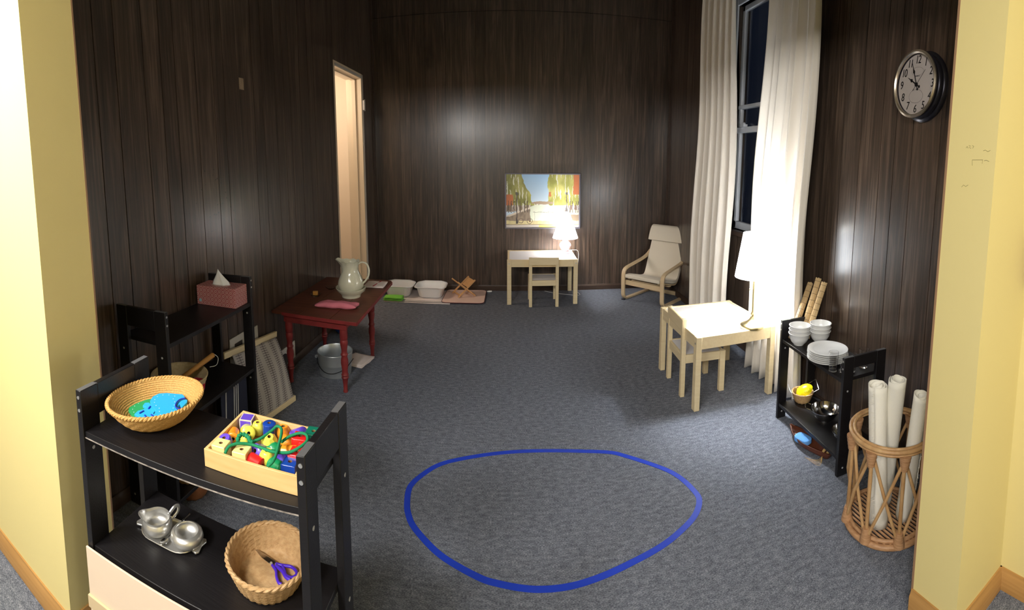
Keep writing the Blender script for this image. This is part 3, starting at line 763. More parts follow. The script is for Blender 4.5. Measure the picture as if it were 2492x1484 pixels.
# ================================================================== child's bentwood armchair
def armchair():
    A, B = at(1513, 731), at(1602, 748)
    th = R(-50)                                   # local +y = backwards
    c = (A + B) / 2 + Vector((.02, -.005, 0))
    t = thing('childrens_armchair', 'cream cushioned bentwood child armchair in the back right corner', 'armchair', (c.x, c.y, 0), th)
    hw = .232
    for s in (-1, 1):
        pts = smoothpts([(0, .50, .465), (0, .44, .425), (0, .34, .392), (0, .16, .36), (0, .05, .338), (0, .008, .305), (0, -.002, .24), (0, 0, .12), (0, .004, .055), (0, .03, .018), (0, .08, .010), (0, .30, .010), (0, .47, .010)], 5)
        MB().strip([(p.y, p.z) for p in pts], s * hw - .02, s * hw + .02, .018).build('arm_frame', BIRCH, t, .002, ang=60)
        MB().box(s * hw - .018, s * hw + .018, -.004, .02, 0, .006).build('floor_pad', BLACK, t)
    MB().box(-hw + .02, hw - .02, .455, .475, .003, .045).build('rear_stretcher', BIRCH, t, .002)
    MB().box(-hw + .02, hw - .02, .008, .026, .165, .215).build('front_rail', BIRCH, t, .003)
    for s in (-1, 1):
        pts = smoothpts([(0, .02, .235), (0, .12, .215), (0, .27, .175), (0, .34, .175), (0, .39, .24), (0, .46, .45), (0, .55, .70)], 5)
        MB().strip([(p.y, p.z) for p in pts], s * (hw - .055) - .014, s * (hw - .055) + .014, .014).build('seat_frame', BIRCH, t, .001, ang=60)
    for y, z in ((.10, .212), (.22, .182), (.415, .30), (.46, .44), (.51, .60)):
        MB().bar((-hw + .04, y, z - .012), (hw - .04, y, z - .012), .035, .008).build('slat', BIRCH, t, .001)
    for s in (-1, 1): MB().box(*sorted((s * hw, s * (hw - .06))), .43, .45, .30, .34).build('back_bracket', BIRCH, t, .002)
    pts = smoothpts([(0, -.012, .262), (0, .05, .262), (0, .15, .238), (0, .27, .208), (0, .335, .215), (0, .375, .275), (0, .43, .44), (0, .49, .60), (0, .53, .705)], 6)
    MB().strip([(p.y, p.z) for p in pts], -hw + .028, hw - .028, .036).build('cushion', CREAM, t, .016, ang=70, seg=4)
    pts = smoothpts([(0, .420, .595), (0, .442, .665), (0, .470, .722), (0, .495, .742), (0, .53, .737)], 5)
    MB().strip([(p.y, p.z) for p in pts], -hw + .022, hw - .022, .038).build('headrest', CREAM, t, .017, ang=70, seg=4)
armchair()

# ================================================================== red table and what is on it
def red_table():
    t = thing('washstand_table', 'old red-painted table with brown worn top and turned legs on the left', 'table', (-1.18, 3.0, 0))
    Z = .50
    nm = [(-.885, 2.50), (-.915, 3.42), (-.94, 3.475), (-.99, 3.485), (-1.478, 3.485), (-1.478, 2.555)]
    xs = [(-.885, -1.06), (-1.063, -1.27), (-1.273, -1.478)]
    def ef(x): return 2.50 + (x + .885) / (-.593) * .055
    for k, (a, b) in enumerate(xs):
        if k == 0: poly = [(a, ef(a)), (-.912, 3.43), (-.93, 3.47), (-.965, 3.485), (b, 3.485), (b, ef(b))]
        else: poly = [(a, ef(a)), (a, 3.485), (b, 3.485), (b, ef(b))]
        MB().prism(poly, Z - .018, Z).build('top_board', REDTOP, t, .002, world=True)
    MB().bar((-.885, 2.4975, Z - .010), (-1.40, 2.546, Z - .010), .004, .022).build('table_edge', REDPAINT, t, .001, world=True)['label'] = 'red painted front edge'
    MB().bar((-.883, 2.50, Z - .010), (-.913, 3.43, Z - .010), .004, .022).build('table_edge', REDPAINT, t, .001, world=True)
    MB().bar((-.97, 2.565, Z - .049), (-1.41, 2.60, Z - .049), .02, .06).build('apron', REDPAINT, t, .002, world=True)
    MB().bar((-.99, 2.58, Z - .049), (-.985, 3.19, Z - .049), .02, .06).build('apron', REDPAINT, t, .002, world=True)
    MB().bar((-1.39, 2.6, Z - .049), (-1.40, 3.22, Z - .049), .02, .06).build('apron', REDPAINT, t, .002, world=True)
    MB().bar((-.99, 3.17, Z - .049), (-1.40, 3.22, Z - .049), .02, .06).build('apron', REDPAINT, t, .002, world=True)
    prof = [(.0001, 0), (.013, 0), (.014, .008), (.011, .014), (.012, .05), (.016, .085), (.021, .098), (.017, .106), (.021, .115), (.017, .124), (.016, .15), (.021, .19), (.020, .215), (.016, .235), (.021, .25), (.016, .259), (.016, .28), (.021, .315), (.022, .335), (.018, .345), (.022, .352), (.022, .395), (.020, .445), (.0001, .445)]
    for x, y in ((-1.005, 2.597), (-1.385, 2.61), (-1.0, 3.15), (-1.395, 3.20)):
        MB().lathe([(r_ * 1.12, z_) for r_, z_ in prof], 20, (x, y, 0)).build('leg', REDPAINT, t, world=True)
    return t
red_table()
ZT = .5005
c = at(855, 721, ZT)
b = thing('wash_basin', 'ivory ceramic wash basin under the pitcher on the red table', 'basin', c)
MB().lathe([(.001, .004), (.055, .004), (.058, 0), (.064, 0), (.066, .006), (.066, .012), (.080, .03), (.094, .045), (.102, .062), (.099, .064), (.090, .05), (.075, .035), (.055, .016), (.001, .014)], 56,
           wob=lambda a, i, r, z: (r * (1 + (.05 * abs(cos(a)) ** 6 if z > .04 else 0)), z + (.010 * abs(cos(a)) ** 8 if z > .055 else 0))).build('basin_body', IRONSTONE, b)
p = thing('pitcher', 'tall ivory ceramic pitcher standing in the wash basin', 'pitcher', (c.x, c.y, ZT + .015))
def pw(a, i, r, z):
    k = max(0, (z - .18) / .09)
    sp = max(0, cos(a - pi)) ** 6
    return r * (1 + .6 * sp * k), z * .95 + .014 * sp * k + (.004 * sin(a * 9) * k)
outer = [(.001, .0), (.050, 0), (.056, .006), (.074, .03), (.087, .06), (.090, .085), (.084, .115), (.070, .15), (.060, .175), (.056, .20), (.058, .225), (.064, .245), (.070, .257)]
inner = [(r - .005, z + .002) for r, z in reversed(outer[1:])] + [(.001, .008)]
MB().lathe(outer + inner, 56, wob=pw).build('pitcher_body', IRONSTONE, p)
MB().tube(smoothpts([(.055, 0, .222), (.085, 0, .238), (.118, 0, .228), (.134, 0, .188), (.128, 0, .14), (.106, 0, .105), (.088, 0, .085), (.084, 0, .07)], 6), .0065, 10).build('handle', IRONSTONE, p)
c1 = at(820, 748, ZT)
tag(cloth_stack(MB(), (c1.x, c1.y, ZT), .27, .085, .040, 1, R(3), .006, 3).build('hand_towel', PINKCLOTH, ang=180), 'pink rolled towel at the front of the red table', 'towel')
c2 = at(915, 695, ZT)
tw = thing('hand_towel', 'white folded towel with one red stripe behind the pitcher on the red table', 'towel', (c2.x, c2.y, ZT))
cloth_stack(MB(), (0, 0, 0), .155, .16, .018, 2, R(2), .003, 5).build('cloth', WHITECLOTH, tw, ang=180)
MB().bar((.0, -.078, .0175), (.02, .078, .0175), .010, .0016).build('stripe', REDCLOTH, tw)
c3 = at(768, 720, ZT)
sd = thing('soap_dish', 'small clear glass dish with an amber soap on the red table', 'dish', (c3.x, c3.y, ZT))
MB().lathe([(.001, 0), (.026, 0), (.034, .010), (.037, .016), (.035, .016), (.032, .011), (.024, .003), (.001, .003)], 32).build('glass_dish', GLASS, sd)
tag(MB().box(-.018, .018, -.012, .012, 0, .034).move(TR(c3.x, c3.y, ZT + .0035) @ RZ(.2)).build('soap_bar', mat('amber_soap', (186, 132, 62), .35, sub=.2), bevel=.005), 'amber bar of soap standing in the small glass dish', 'soap')
c4 = at(806, 703, ZT)
tag(MB().lathe([(.001, 0), (.022, 0), (.04, .014), (.043, .02), (.041, .02), (.038, .015), (.02, .003), (.001, .003)], 32, c4).build('glass_saucer', GLASS), 'shallow clear glass saucer left of the wash basin', 'saucer')

# under the table
cb = at(817, 906, 0)
bk = thing('bucket', 'shiny galvanised metal bucket on the floor under the red table', 'bucket', cb)
bkb = MB().lathe([(.001, .003), (.092, .003), (.094, 0), (.097, .003), (.102, .075), (.1035, .078), (.103, .082), (.108, .140), (.109, .150), (.106, .152), (.104, .148), (.1, .09), (.093, .008), (.001, .006)], 64).build('bucket_body', GALV, bk)
MB().tube([(.108 * cos(a * pi / 24), .108 * sin(a * pi / 24), .151) for a in range(48)], .0028, 8, closed=True).build('rolled_rim', GALV, bkb)
for s in (-1, 1):
    MB().tube([(s * .098 - .02, -.045 * s - .06 * (s < 0), .10), (s * .108 - .012, -.05 * s - .06 * (s < 0), .10)], .012, 12).build('handle_ear', GALV, bkb)
MB().tube(smoothpts([(-.112, -.02, .10), (-.085, -.075, .085), (-.03, -.115, .055), (.03, -.117, .05), (.09, -.075, .07), (.112, .02, .10)], 8), .0022, 6).build('bail_handle', mat('dark_wire', (50, 50, 52), .4, .8), bk)
bk.scale = (1.09, 1.09, 1.06)
c = at(868, 880, 0)
tag(cloth_stack(MB(), (c.x + .01, c.y, 0), .17, .19, .024, 3, R(-12), .004, 8).build('floor_cloth', WHITECLOTH, ang=180), 'pale folded cloth on the floor beside the bucket', 'cloth')
c = at(830, 808, 0)
tag(MB().lathe([(.001, 0), (.03, .002), (.045, .02), (.047, .05), (.035, .075), (.02, .085), (.001, .09)], 20, (c.x, c.y, 0), wob=lambda a, i, r, z: (r * (1 + .12 * sin(3 * a + i)), z)).build('bundle', mat('blue_fabric', (40, 74, 150), .8)), 'small blue bundle on the floor behind the red table', 'bundle')

# ================================================================== cards, loom against the left wall
def lean_board(name, label, cat, a, b, ztop, zbot, m, lean=.03, inner=None):
    t = MB().add([(XL + .004, a, ztop), (XL + .012, a, ztop), (XL + .004, b, ztop), (XL + .012, b, ztop),
                  (XL + .004 + lean, a, zbot), (XL + .012 + lean, a, zbot), (XL + .004 + lean, b, zbot), (XL + .012 + lean, b, zbot)],
                 [(0, 1, 3, 2), (4, 6, 7, 5), (0, 4, 5, 1), (2, 3, 7, 6), (0, 2, 6, 4), (1, 5, 7, 3)])
    return t
CARD = mat('white_card', (206, 202, 194), .7, var=((12, 12, 12), .12))
q = thing('picture_card', 'white card with a dark picture on the left wall, between shelf unit and loom', 'card', (XL, 2.17, .30))
MB().box(XL + .001, XL + .006, 2.085, 2.24, .30, .465).build('card', CARD, q, world=True)
MB().box(XL + .006, XL + .007, 2.13, 2.21, .33, .425).build('picture', mat('dark_print', (60, 54, 50), .6, var=((40, 40, 40), .4)), q, world=True)
tag(MB().box(XL + .001, XL + .007, 2.26, 2.385, .26, .455).build('wall_card', mat('grey_white_card', (196, 192, 182), .7, var=((15, 15, 8), .25))), 'taller plain greyish card on the left wall above the loom', 'card')
q = thing('picture_card', 'white card with an oval dark picture low on the wall behind the red table leg', 'card', (XL, 2.72, 0))
MB().box(XL + .002, XL + .008, 2.56, 2.87, .005, .175).build('card', CARD, q, world=True)
MB().prism([(.06 * cos(a * pi / 8), .05 * sin(a * pi / 8)) for a in range(16)], 0, .001, Matrix(((0, 0, 1, XL + .008), (1, 0, 0, 2.70), (0, 1, 0, .09), (0, 0, 0, 1)))).build('picture', mat('dark_print', (60, 54, 50)), q, world=True)

def weave_material():
    m = bpy.data.materials.new('checked_weave'); m.use_nodes = True
    nt = m.node_tree; bsdf = nt.nodes['Principled BSDF']; L = nt.links.new
    a = nt.nodes.new('ShaderNodeAttribute'); a.attribute_name = 'uvpos'
    sx = nt.nodes.new('ShaderNodeSeparateColor'); L(a.outputs['Color'], sx.inputs[0])
    def mth(op, x, y=None, v=None):
        n = nt.nodes.new('ShaderNodeMath'); n.operation = op
        L(x, n.inputs[0])
        if y is not None: L(y, n.inputs[1])
        if v is not None: n.inputs[1].default_value = v
        return n.outputs[0]
    u = mth('FRACT', mth('MULTIPLY', sx.outputs[0], v=5.5)); v_ = mth('FRACT', mth('MULTIPLY', sx.outputs[1], v=30))
    v2 = mth('FRACT', mth('MULTIPLY', sx.outputs[1], v=60))
    line = mth('LESS_THAN', mth('ABSOLUTE', mth('SUBTRACT', u, v=.5)), v=.04)
    dash = mth('MULTIPLY', line, mth('GREATER_THAN', v2, v=.4))
    chk = mth('GREATER_THAN', v_, v=.5); wide = mth('LESS_THAN', mth('ABSOLUTE', mth('SUBTRACT', u, v=.5)), v=.30)
    g = mth('MULTIPLY', chk, wide)
    m1 = nt.nodes.new('ShaderNodeMix'); m1.data_type = 'RGBA'; m1.inputs[6].default_value = (*lin((176, 170, 164)), 1); m1.inputs[7].default_value = (*lin((128, 122, 122)), 1); L(g, m1.inputs[0])
    m2 = nt.nodes.new('ShaderNodeMix'); m2.data_type = 'RGBA'; m2.inputs[7].default_value = (*lin((84, 74, 74)), 1); L(dash, m2.inputs[0]); L(m1.outputs[2], m2.inputs[6])
    L(m2.outputs[2], bsdf.inputs['Base Color']); bsdf.inputs['Roughness'].default_value = .95
    return m
lo = thing('weaving_frame', 'wooden frame with grey checked woven cloth leaning on the left wall', 'loom', (-1.40, 2.25, 0))
T0, T1 = Vector((-1.452, 1.97, .42)), Vector((-1.452, 2.55, .345))
B0, B1 = Vector((-1.335, 1.98, .018)), Vector((-1.262, 2.40, .018))
MB().bar(T0, T1, .02, .036).build('top_bar', PINE, lo, .003, world=True)
MB().bar(B0, B1, .03, .034).build('bottom_bar', PINE, lo, .003, world=True)
MB().bar(T0 + Vector((.012, .14, -.04)), B0 + Vector((-.02, .08, .0)), .02, .02).build('side_bar', PINE, lo, .003, world=True)
vs = []; cols = []; fs = []
for j in range(25):
    for i in range(21):
        u, v = i / 20, j / 24
        top = T0.lerp(T1, .12 + .84 * u) + Vector((.013, 0, -.012)); bot = B0.lerp(B1, .02 + .93 * u) + Vector((.012, 0, .012))
        pnt = top.lerp(bot, v) + Vector((.012 * sin(u * 9 + v * 3) * (.3 + v) * (1 - v) * 2, 0, 0)) + Vector((.02 * sin(pi * v), 0, 0))
        vs.append(pnt); cols.append((u, v, 0, 1))
fs = [(j * 21 + i, j * 21 + i + 1, (j + 1) * 21 + i + 1, (j + 1) * 21 + i) for j in range(24) for i in range(20)]
o = MB().add(vs, fs).build('woven_cloth', weave_material(), lo, ang=180, world=True)
ca = o.data.color_attributes.new('uvpos', 'FLOAT_COLOR', 'POINT')
for i, cc in enumerate(cols): ca.data[i].color = cc
so = o.modifiers.new('solid', 'SOLIDIFY'); so.thickness = .004

# ================================================================== on the wall shelf unit
TB = thing('tissue_box', 'red and white patterned tissue box with a white tissue sticking out', 'tissue box', (-1.352, 1.855, .7655), R(2))
def tissue_pattern(top):
    m = bpy.data.materials.new('diamond_print' + ('_top' if top else '')); m.use_nodes = True
    nt = m.node_tree; bsdf = nt.nodes['Principled BSDF']; L = nt.links.new
    tc = nt.nodes.new('ShaderNodeTexCoord'); sp = nt.nodes.new('ShaderNodeSeparateXYZ'); L(tc.outputs['Object'], sp.inputs[0])
    def mth(op, x, y=None, v=None):
        n = nt.nodes.new('ShaderNodeMath'); n.operation = op; L(x, n.inputs[0])
        if y is not None: L(y, n.inputs[1])
        if v is not None: n.inputs[1].default_value = v
        return n.outputs[0]
    if top: a, b_ = sp.outputs[0], sp.outputs[1]
    else: a, b_ = mth('ADD', sp.outputs[0], sp.outputs[1]), sp.outputs[2]
    def fr(x, k, o_): return mth('ABSOLUTE', mth('SUBTRACT', mth('FRACT', mth('ADD', mth('MULTIPLY', x, v=k), v=o_)), v=.5))
    K = 46.0
    fx, fy = fr(a, K, 0), fr(b_, K, 0); d = mth('ADD', fx, fy)
    r1 = mth('MULTIPLY', mth('GREATER_THAN', d, v=.20), mth('LESS_THAN', d, v=.29))
    e = mth('SQRT', mth('ADD', mth('MULTIPLY', mth('SUBTRACT', fx, v=.5), mth('SUBTRACT', fx, v=.5)), mth('MULTIPLY', mth('SUBTRACT', fy, v=.5), mth('SUBTRACT', fy, v=.5))))
    r2 = mth('MULTIPLY', mth('GREATER_THAN', e, v=.16), mth('LESS_THAN', e, v=.24))
    c5 = mth('MULTIPLY', mth('GREATER_THAN', d, v=.40), mth('LESS_THAN', d, v=.46))
    k = mth('MAXIMUM', mth('MAXIMUM', r1, r2), c5)
    mx = nt.nodes.new('ShaderNodeMix'); mx.data_type = 'RGBA'; mx.inputs[6].default_value = (*lin((150, 40, 52)), 1); mx.inputs[7].default_value = (*lin((230, 206, 200)), 1)
    L(k, mx.inputs[0]); L(mx.outputs[2], bsdf.inputs['Base Color']); bsdf.inputs['Roughness'].default_value = .5
    return m
MB().box(-.112, .112, -.055, .055, 0, .098).use(1).box(-.111, .111, -.054, .054, .098, .0986).build('box', [tissue_pattern(False), tissue_pattern(True)], TB, .001)
MB().lathe([(.001, 0), (.055, 0), (.055, .0006), (.001, .0006)], 32, (0, -.004, .0986), 1, .45).build('opening_film', mat('clear_film', (200, 170, 165), .2), TB)
vs = []; fs = []
NU, NV = 22, 10
for j in range(NV + 1):
    v = j / NV
    for i in range(NU):
        a = 2 * pi * i / NU; rr = (1 - v) ** 1.15
        x = .044 * cos(a) * rr * (1 + .12 * sin(4 * a + 3 * v)) + v * (-.016) + .004 * sin(3 * a) * (1 - v)
        y = .016 * sin(a) * rr * (1 + .2 * sin(5 * a)); z = .0992 + .080 * v + .008 * rr * sin(a * 2 + 1) * (v > 0)
        vs.append((x, y, z))
for j in range(NV):
    for i in range(NU):
        k = (i + 1) % NU; fs.append((j * NU + i, j * NU + k, (j + 1) * NU + k, (j + 1) * NU + i))
MB().add(vs, fs).build('tissue', mat('white_tissue', (240, 240, 242), .95, sub=.1), TB, ang=180)
MB().lathe([(.001, 0), (.0085, 0), (.0085, .0006), (.001, .0006)], 20, M=TR(-.093, -.0552, .022) @ Matrix.Rotation(R(90), 4, 'X')).build('round_mark', mat('pale_blue_mark', (150, 190, 205), .5), TB)

def woven(name, m, parent, rim, base_r, h, n=28, rows=12, wall=.005, c=(0, 0, 0), sx=1, sy=1, amp=.0022, tilt=None):
    def wb(a, i, r, z):
        if r < base_r * .9: return r, z
        s = 1 if (int(a / (2 * pi) * n) + i) % 2 else -1
        return r + amp * s * abs(sin(a * n / 2)), z
    outer = [(.001, 0), (base_r * .6, 0)] + [(base_r + (rim - base_r) * (k / rows) ** .75, h * k / rows) for k in range(rows + 1)]
    inner = [(r - wall, z + (.003 if k < 1 else 0)) for k, (r, z) in enumerate(reversed(outer[2:]))] + [(base_r * .6, wall), (.001, wall)]
    mb = MB().lathe(outer + inner, n * 4, c, sx, sy, wob=wb)
    return mb.build(name, m, parent, ang=180)
zl = .4205
wc = at(462, 952, .52)
wb = thing('woven_basket', 'pale open woven basket on the lower board of the wall shelf unit, holding a brush', 'basket', (-1.352, 1.50, zl))
woven('basket_body', PALEWICKER, wb, .126, .08, .110, 30, 14)
MB().tube([(.125 * cos(a * pi / 30), .125 * sin(a * pi / 30), .110) for a in range(60)], .0035, 8, closed=True).build('basket_rim', PALEWICKER, wb)
br = thing('hand_brush', 'black bristled brush with a round wooden handle resting in the pale woven basket', 'brush', (-1.35, 1.5, zl + .09))
hA, hB = Vector((-1.335, 1.47, zl + .095)), Vector((-1.27, 1.655, zl + .165))
MB().tube([hA.lerp(hB, k) for k in (0, .03, .25, .45, .5, .55, .75, .97, 1)], [.009, .012, .012, .011, .013, .011, .012, .012, .006], 14).build('handle', mat('varnished_handle', (176, 128, 70), .3), br, world=True)
hd = (hB - hA).normalized()
MB().tube([hA - hd * .085, hA - hd * .08, hA - hd * .005, hA], [.012, .02, .02, .012], 14).build('bristles', mat('black_bristle', (22, 20, 22), .8, bump=((400, 400, 400), .8)), br, world=True)
MB().tube(smoothpts([hB, hB + Vector((.012, .012, -.02)), hB + Vector((.01, .0, -.05)), hB + Vector((-.01, -.025, -.055))], 6), .0012, 5).build('hanging_loop', WHITEPLASTIC, br, world=True)
tag(MB().lathe([(.001, 0), (.02, .002), (.034, .02), (.036, .035), (.026, .055), (.001, .062)], 20, (-1.268, 1.52, zl + .04), wob=lambda a, i, r, z: (r * (1 + .08 * sin(4 * a + i)), z)).build('cloth_bundle', mat('crimson_cloth', (176, 36, 56), .9, bump=((300, 300, 300), .4))), 'crimson cloth bundle inside the pale woven basket', 'cloth')
STR = mat('navy_striped_cloth', (34, 38, 58), .9)
sc_ = thing('striped_cloth', 'navy cloth with thin white stripes hanging by the wall shelf unit', 'cloth', (-1.26, 1.80, .105))
MB().box(-1.255, -1.25, 1.66, 1.88, .12, .40).build('cloth', STR, sc_, .002, world=True)
for k, yy in enumerate((1.70, 1.768, 1.785, 1.802)):
    MB().bar((-1.2485, yy - .02, .125), (-1.2485, yy, .395), .001, .007).build('stripe', mat('white_stripe', (190, 190, 190), .9), sc_, world=True)
cA = Vector((-1.285, 1.43, .1005))
s1 = thing('wooden_scoop_basket', 'small wicker basket with white cloth inside on the lowest wall shelf board', 'basket', cA)
woven('basket_body', WICKER, s1, .062, .045, .050, 20, 6)
tag(MB().lathe([(.001, 0), (.03, .004), (.038, .02), (.03, .04), (.001, .048)], 18, cA + Vector((0, 0, .006)), wob=lambda a, i, r, z: (r * (1 + .1 * sin(5 * a)), z)).build('white_cloth', WHITECLOTH), 'crumpled white cloth in the small wicker basket on the lowest wall shelf board', 'cloth')
cB = at(487, 1207, 0)
s2 = thing('floor_basket', 'shallow dark wicker basket on the floor beneath the wall shelf unit', 'basket', (-1.295, 1.475, 0))
woven('basket_body', mat('brown_wicker', (160, 104, 66), .6, var=((90, 90, 90), .3)), s2, .09, .055, .085, 22, 8)

# ================================================================== floor by the back wall
c = (at(930, 736) + at(1100, 742)) / 2
mt = thing('bath_towel', 'white striped towel spread on the carpet under the two plastic tubs', 'towel', (-.94, 4.68, 0))
cloth_stack(MB(), (0, 0, 0), .71, .50, .008, 1, R(-.5), .002, 2).build('cloth', WHITECLOTH, mt, ang=180)
for yy in (-.215, -.20, -.165):
    MB().box(-.34, .34, yy, yy + .008, .0075, .0095).build('stripe', mat('grey_stripe', (150, 148, 146), .9), mt)
pm = thing('bath_mat', 'pink rounded drying mat with dark edging beneath the wooden rack', 'mat', (-.485, 4.70, .0))
def rrect(w, d, r, n=6):
    P_ = []
    for cx, cy, a0 in ((w / 2 - r, d / 2 - r, 0), (-w / 2 + r, d / 2 - r, 90), (-w / 2 + r, -d / 2 + r, 180), (w / 2 - r, -d / 2 + r, 270)):
        for k in range(n + 1):
            a = R(a0 + 90 * k / n); P_.append((cx + r * cos(a), cy + r * sin(a)))
    return P_
MB().prism([(x + .10 * y * 0, y) for x, y in rrect(.42, .46, .05)], .0102, .0165).build('mat_cloth', mat('pale_pink_mat', (238, 206, 192), .95, bump=((200, 200, 200), .4)), pm, .002)
MB().tube([(x, y, .0135) for x, y in rrect(.424, .464, .05)], .0035, 6, closed=True).build('edging', mat('maroon_edge', (96, 46, 52), .9), pm)
def tub(label, cx, cy, K=1.06):
    t = thing('wash_tub', label, 'tub', (cx, cy, .0095), 0, None)
    def ring(w, d, r, z, wav=0):
        P_ = rrect(w * K, d * K, r * K, 8)
        return [Vector((x, y, z + (wav * (max(0, cos(3.2 * x / w)) ** 3) if abs(y) > d * .49 else 0))) for x, y in P_]
    rs = [ring(.01, .01, .004, .002), ring(.20, .17, .05, .0), ring(.225, .195, .055, .012), ring(.265, .225, .06, .10, .0), ring(.30, .26, .07, .115, .03), ring(.315, .275, .075, .113, .03),
          ring(.305, .265, .07, .122, .03), ring(.285, .245, .065, .118, .03), ring(.255, .215, .058, .10), ring(.215, .185, .05, .016), ring(.01, .01, .004, .008)]
    n = len(rs[0]); vs = [v for r_ in rs for v in r_]; fs = []
    for i in range(len(rs) - 1):
        for k in range(n): fs.append((i * n + k, i * n + (k + 1) % n, (i + 1) * n + (k + 1) % n, (i + 1) * n + k))
    fs.append(tuple(reversed(range(n)))); fs.append(tuple((len(rs) - 1) * n + k for k in range(n)))
    MB().add(vs, fs).build('tub_body', TUB, t, ang=180)
tub('white plastic wash tub nearer the red table, green cloth in front', -1.175, 4.71)
tub('white plastic wash tub nearer the pink mat', -.835, 4.71)
tag(cloth_stack(MB(), (-1.185, 4.50, .0102), .20, .11, .046, 2, 0, .005, 4).build('green_cloth', mat('lime_cloth', (128, 206, 78), .95, bump=((300, 300, 300), .5)), ang=180), 'bright green folded cloth in front of the left tub', 'cloth')
def rack():
    t = thing('folding_rack', 'folding wooden cross-legged rack standing on the pink mat', 'rack', (-.50, 4.74, .0175), R(28))
    WD = mat('rack_wood', (226, 174, 118), .5, var=((40, 40, 10), .2))
    t.scale = (1.22, 1.22, 1.18)
    a = .10; H = .145
    for s in (-1, 1):
        for y in (-.07, .07):
            MB().bar((s * -.075, y + .006 * s, .003), (s * .08, y + .006 * s, H), .010, .012).build('leg', WD, t, .001)
        d = Vector((s * .155, 0, H)).normalized()
        MB().bar(Vector((s * .012, 0, H * .56)), Vector((s * .075, 0, H * .96)), .12, .006).build('panel', WD, t, .001)
        MB().bar((s * -.06, -.07, .02), (s * -.06, .07, .02), .010, .010).build('cross_bar', WD, t)
rack()
c = at(1190, 712)
tag(MB().tube([(c.x - .02, c.y, .012), (c.x + .0, c.y + .004, .012), (c.x + .03, c.y + .01, .012)], [.007, .011, .009], 12).build('plug', WHITEPLASTIC), 'tiny white object lying on the carpet right of the pink mat', 'plug')

# ================================================================== right shelf unit contents
ZS = .4755
BP = [(.001, .002), (.022, .002), (.024, 0), (.027, .001), (.029, .006), (.044, .022), (.054, .044), (.0575, .064), (.0595, .066), (.0600, .069), (.0570, .070), (.0540, .062), (.050, .044), (.040, .024), (.024, .010), (.001, .009)]
bowl0 = None
def bowl_stack(cx, cy, n, labels, group):
    global bowl0
    for k in range(n):
        z = ZS + k * .0215
        if bowl0 is None:
            bowl0 = thing('bowl', labels[k], 'bowl', (cx, cy, z), 0, group)
            MB().lathe(BP, 48).build('bowl_body', PORCELAIN, bowl0)
        else:
            dup(bowl0, 'bowl', labels[k], (cx + .001 * k, cy, z), k, group=group)
a = at(1943, 838, ZS); b2 = at(1994, 832, ZS)
bowl_stack(a.x + .002, a.y, 3, ['bottom white bowl of the front stack on the low shelf unit', 'middle white bowl of the front stack on the low shelf unit', 'top white bowl of the front stack on the low shelf unit'], 'white bowls in the front stack')
bowl_stack(b2.x, b2.y + .0, 3, ['bottom white bowl of the rear stack nearer the wall', 'middle white bowl of the rear stack nearer the wall', 'top white bowl of the rear stack nearer the wall'], 'white bowls in the rear stack')
pc = at(2014, 851, ZS + .05); PL = None
PP = [(.001, .003), (.055, .003), (.058, 0), (.062, .002), (.070, .006), (.095, .010), (.1015, .0125), (.102, .0140), (.098, .0145), (.074, .010), (.066, .0065), (.001, .006)]
names = ['lowest', 'second lowest', 'third from the bottom', 'third from the top', 'second highest', 'topmost']
for k in range(6):
    lb = f'{names[k]} white dinner plate of the stack on the low shelf unit'
    if PL is None:
        PL = thing('dinner_plate', lb, 'plate', (pc.x, pc.y, ZS), 0, 'stack of white plates'); MB().lathe(PP, 64).build('plate_body', PORCELAIN, PL)
    else: dup(PL, 'dinner_plate', lb, (pc.x + .0012 * (k % 3 - 1), pc.y, ZS + k * .0092), k, group='stack of white plates')
def tumbler(label, x, y, r, h):
    prof = [(.001, 0), (r * .78, 0), (r * .80, .002), (r, h), (r - .0012, h), (r * .80 - .0016, .009), (.001, .007)]
    return tag(MB().lathe(prof, 36, (x, y, ZS)).build('drinking_glass', GLASS), label, 'glass', None)
g1 = at(2027, 903, ZS)
tumbler('tall clear drinking glass in front of the plate stack', g1.x + .002, g1.y + .004, .0235, .096)
tumbler('clear glass between plates and the near end rail', 1.478, 1.598, .026, .088)
tumbler('clear glass nearest the wall at the near end of the low shelf', 1.56, 1.60, .025, .095)
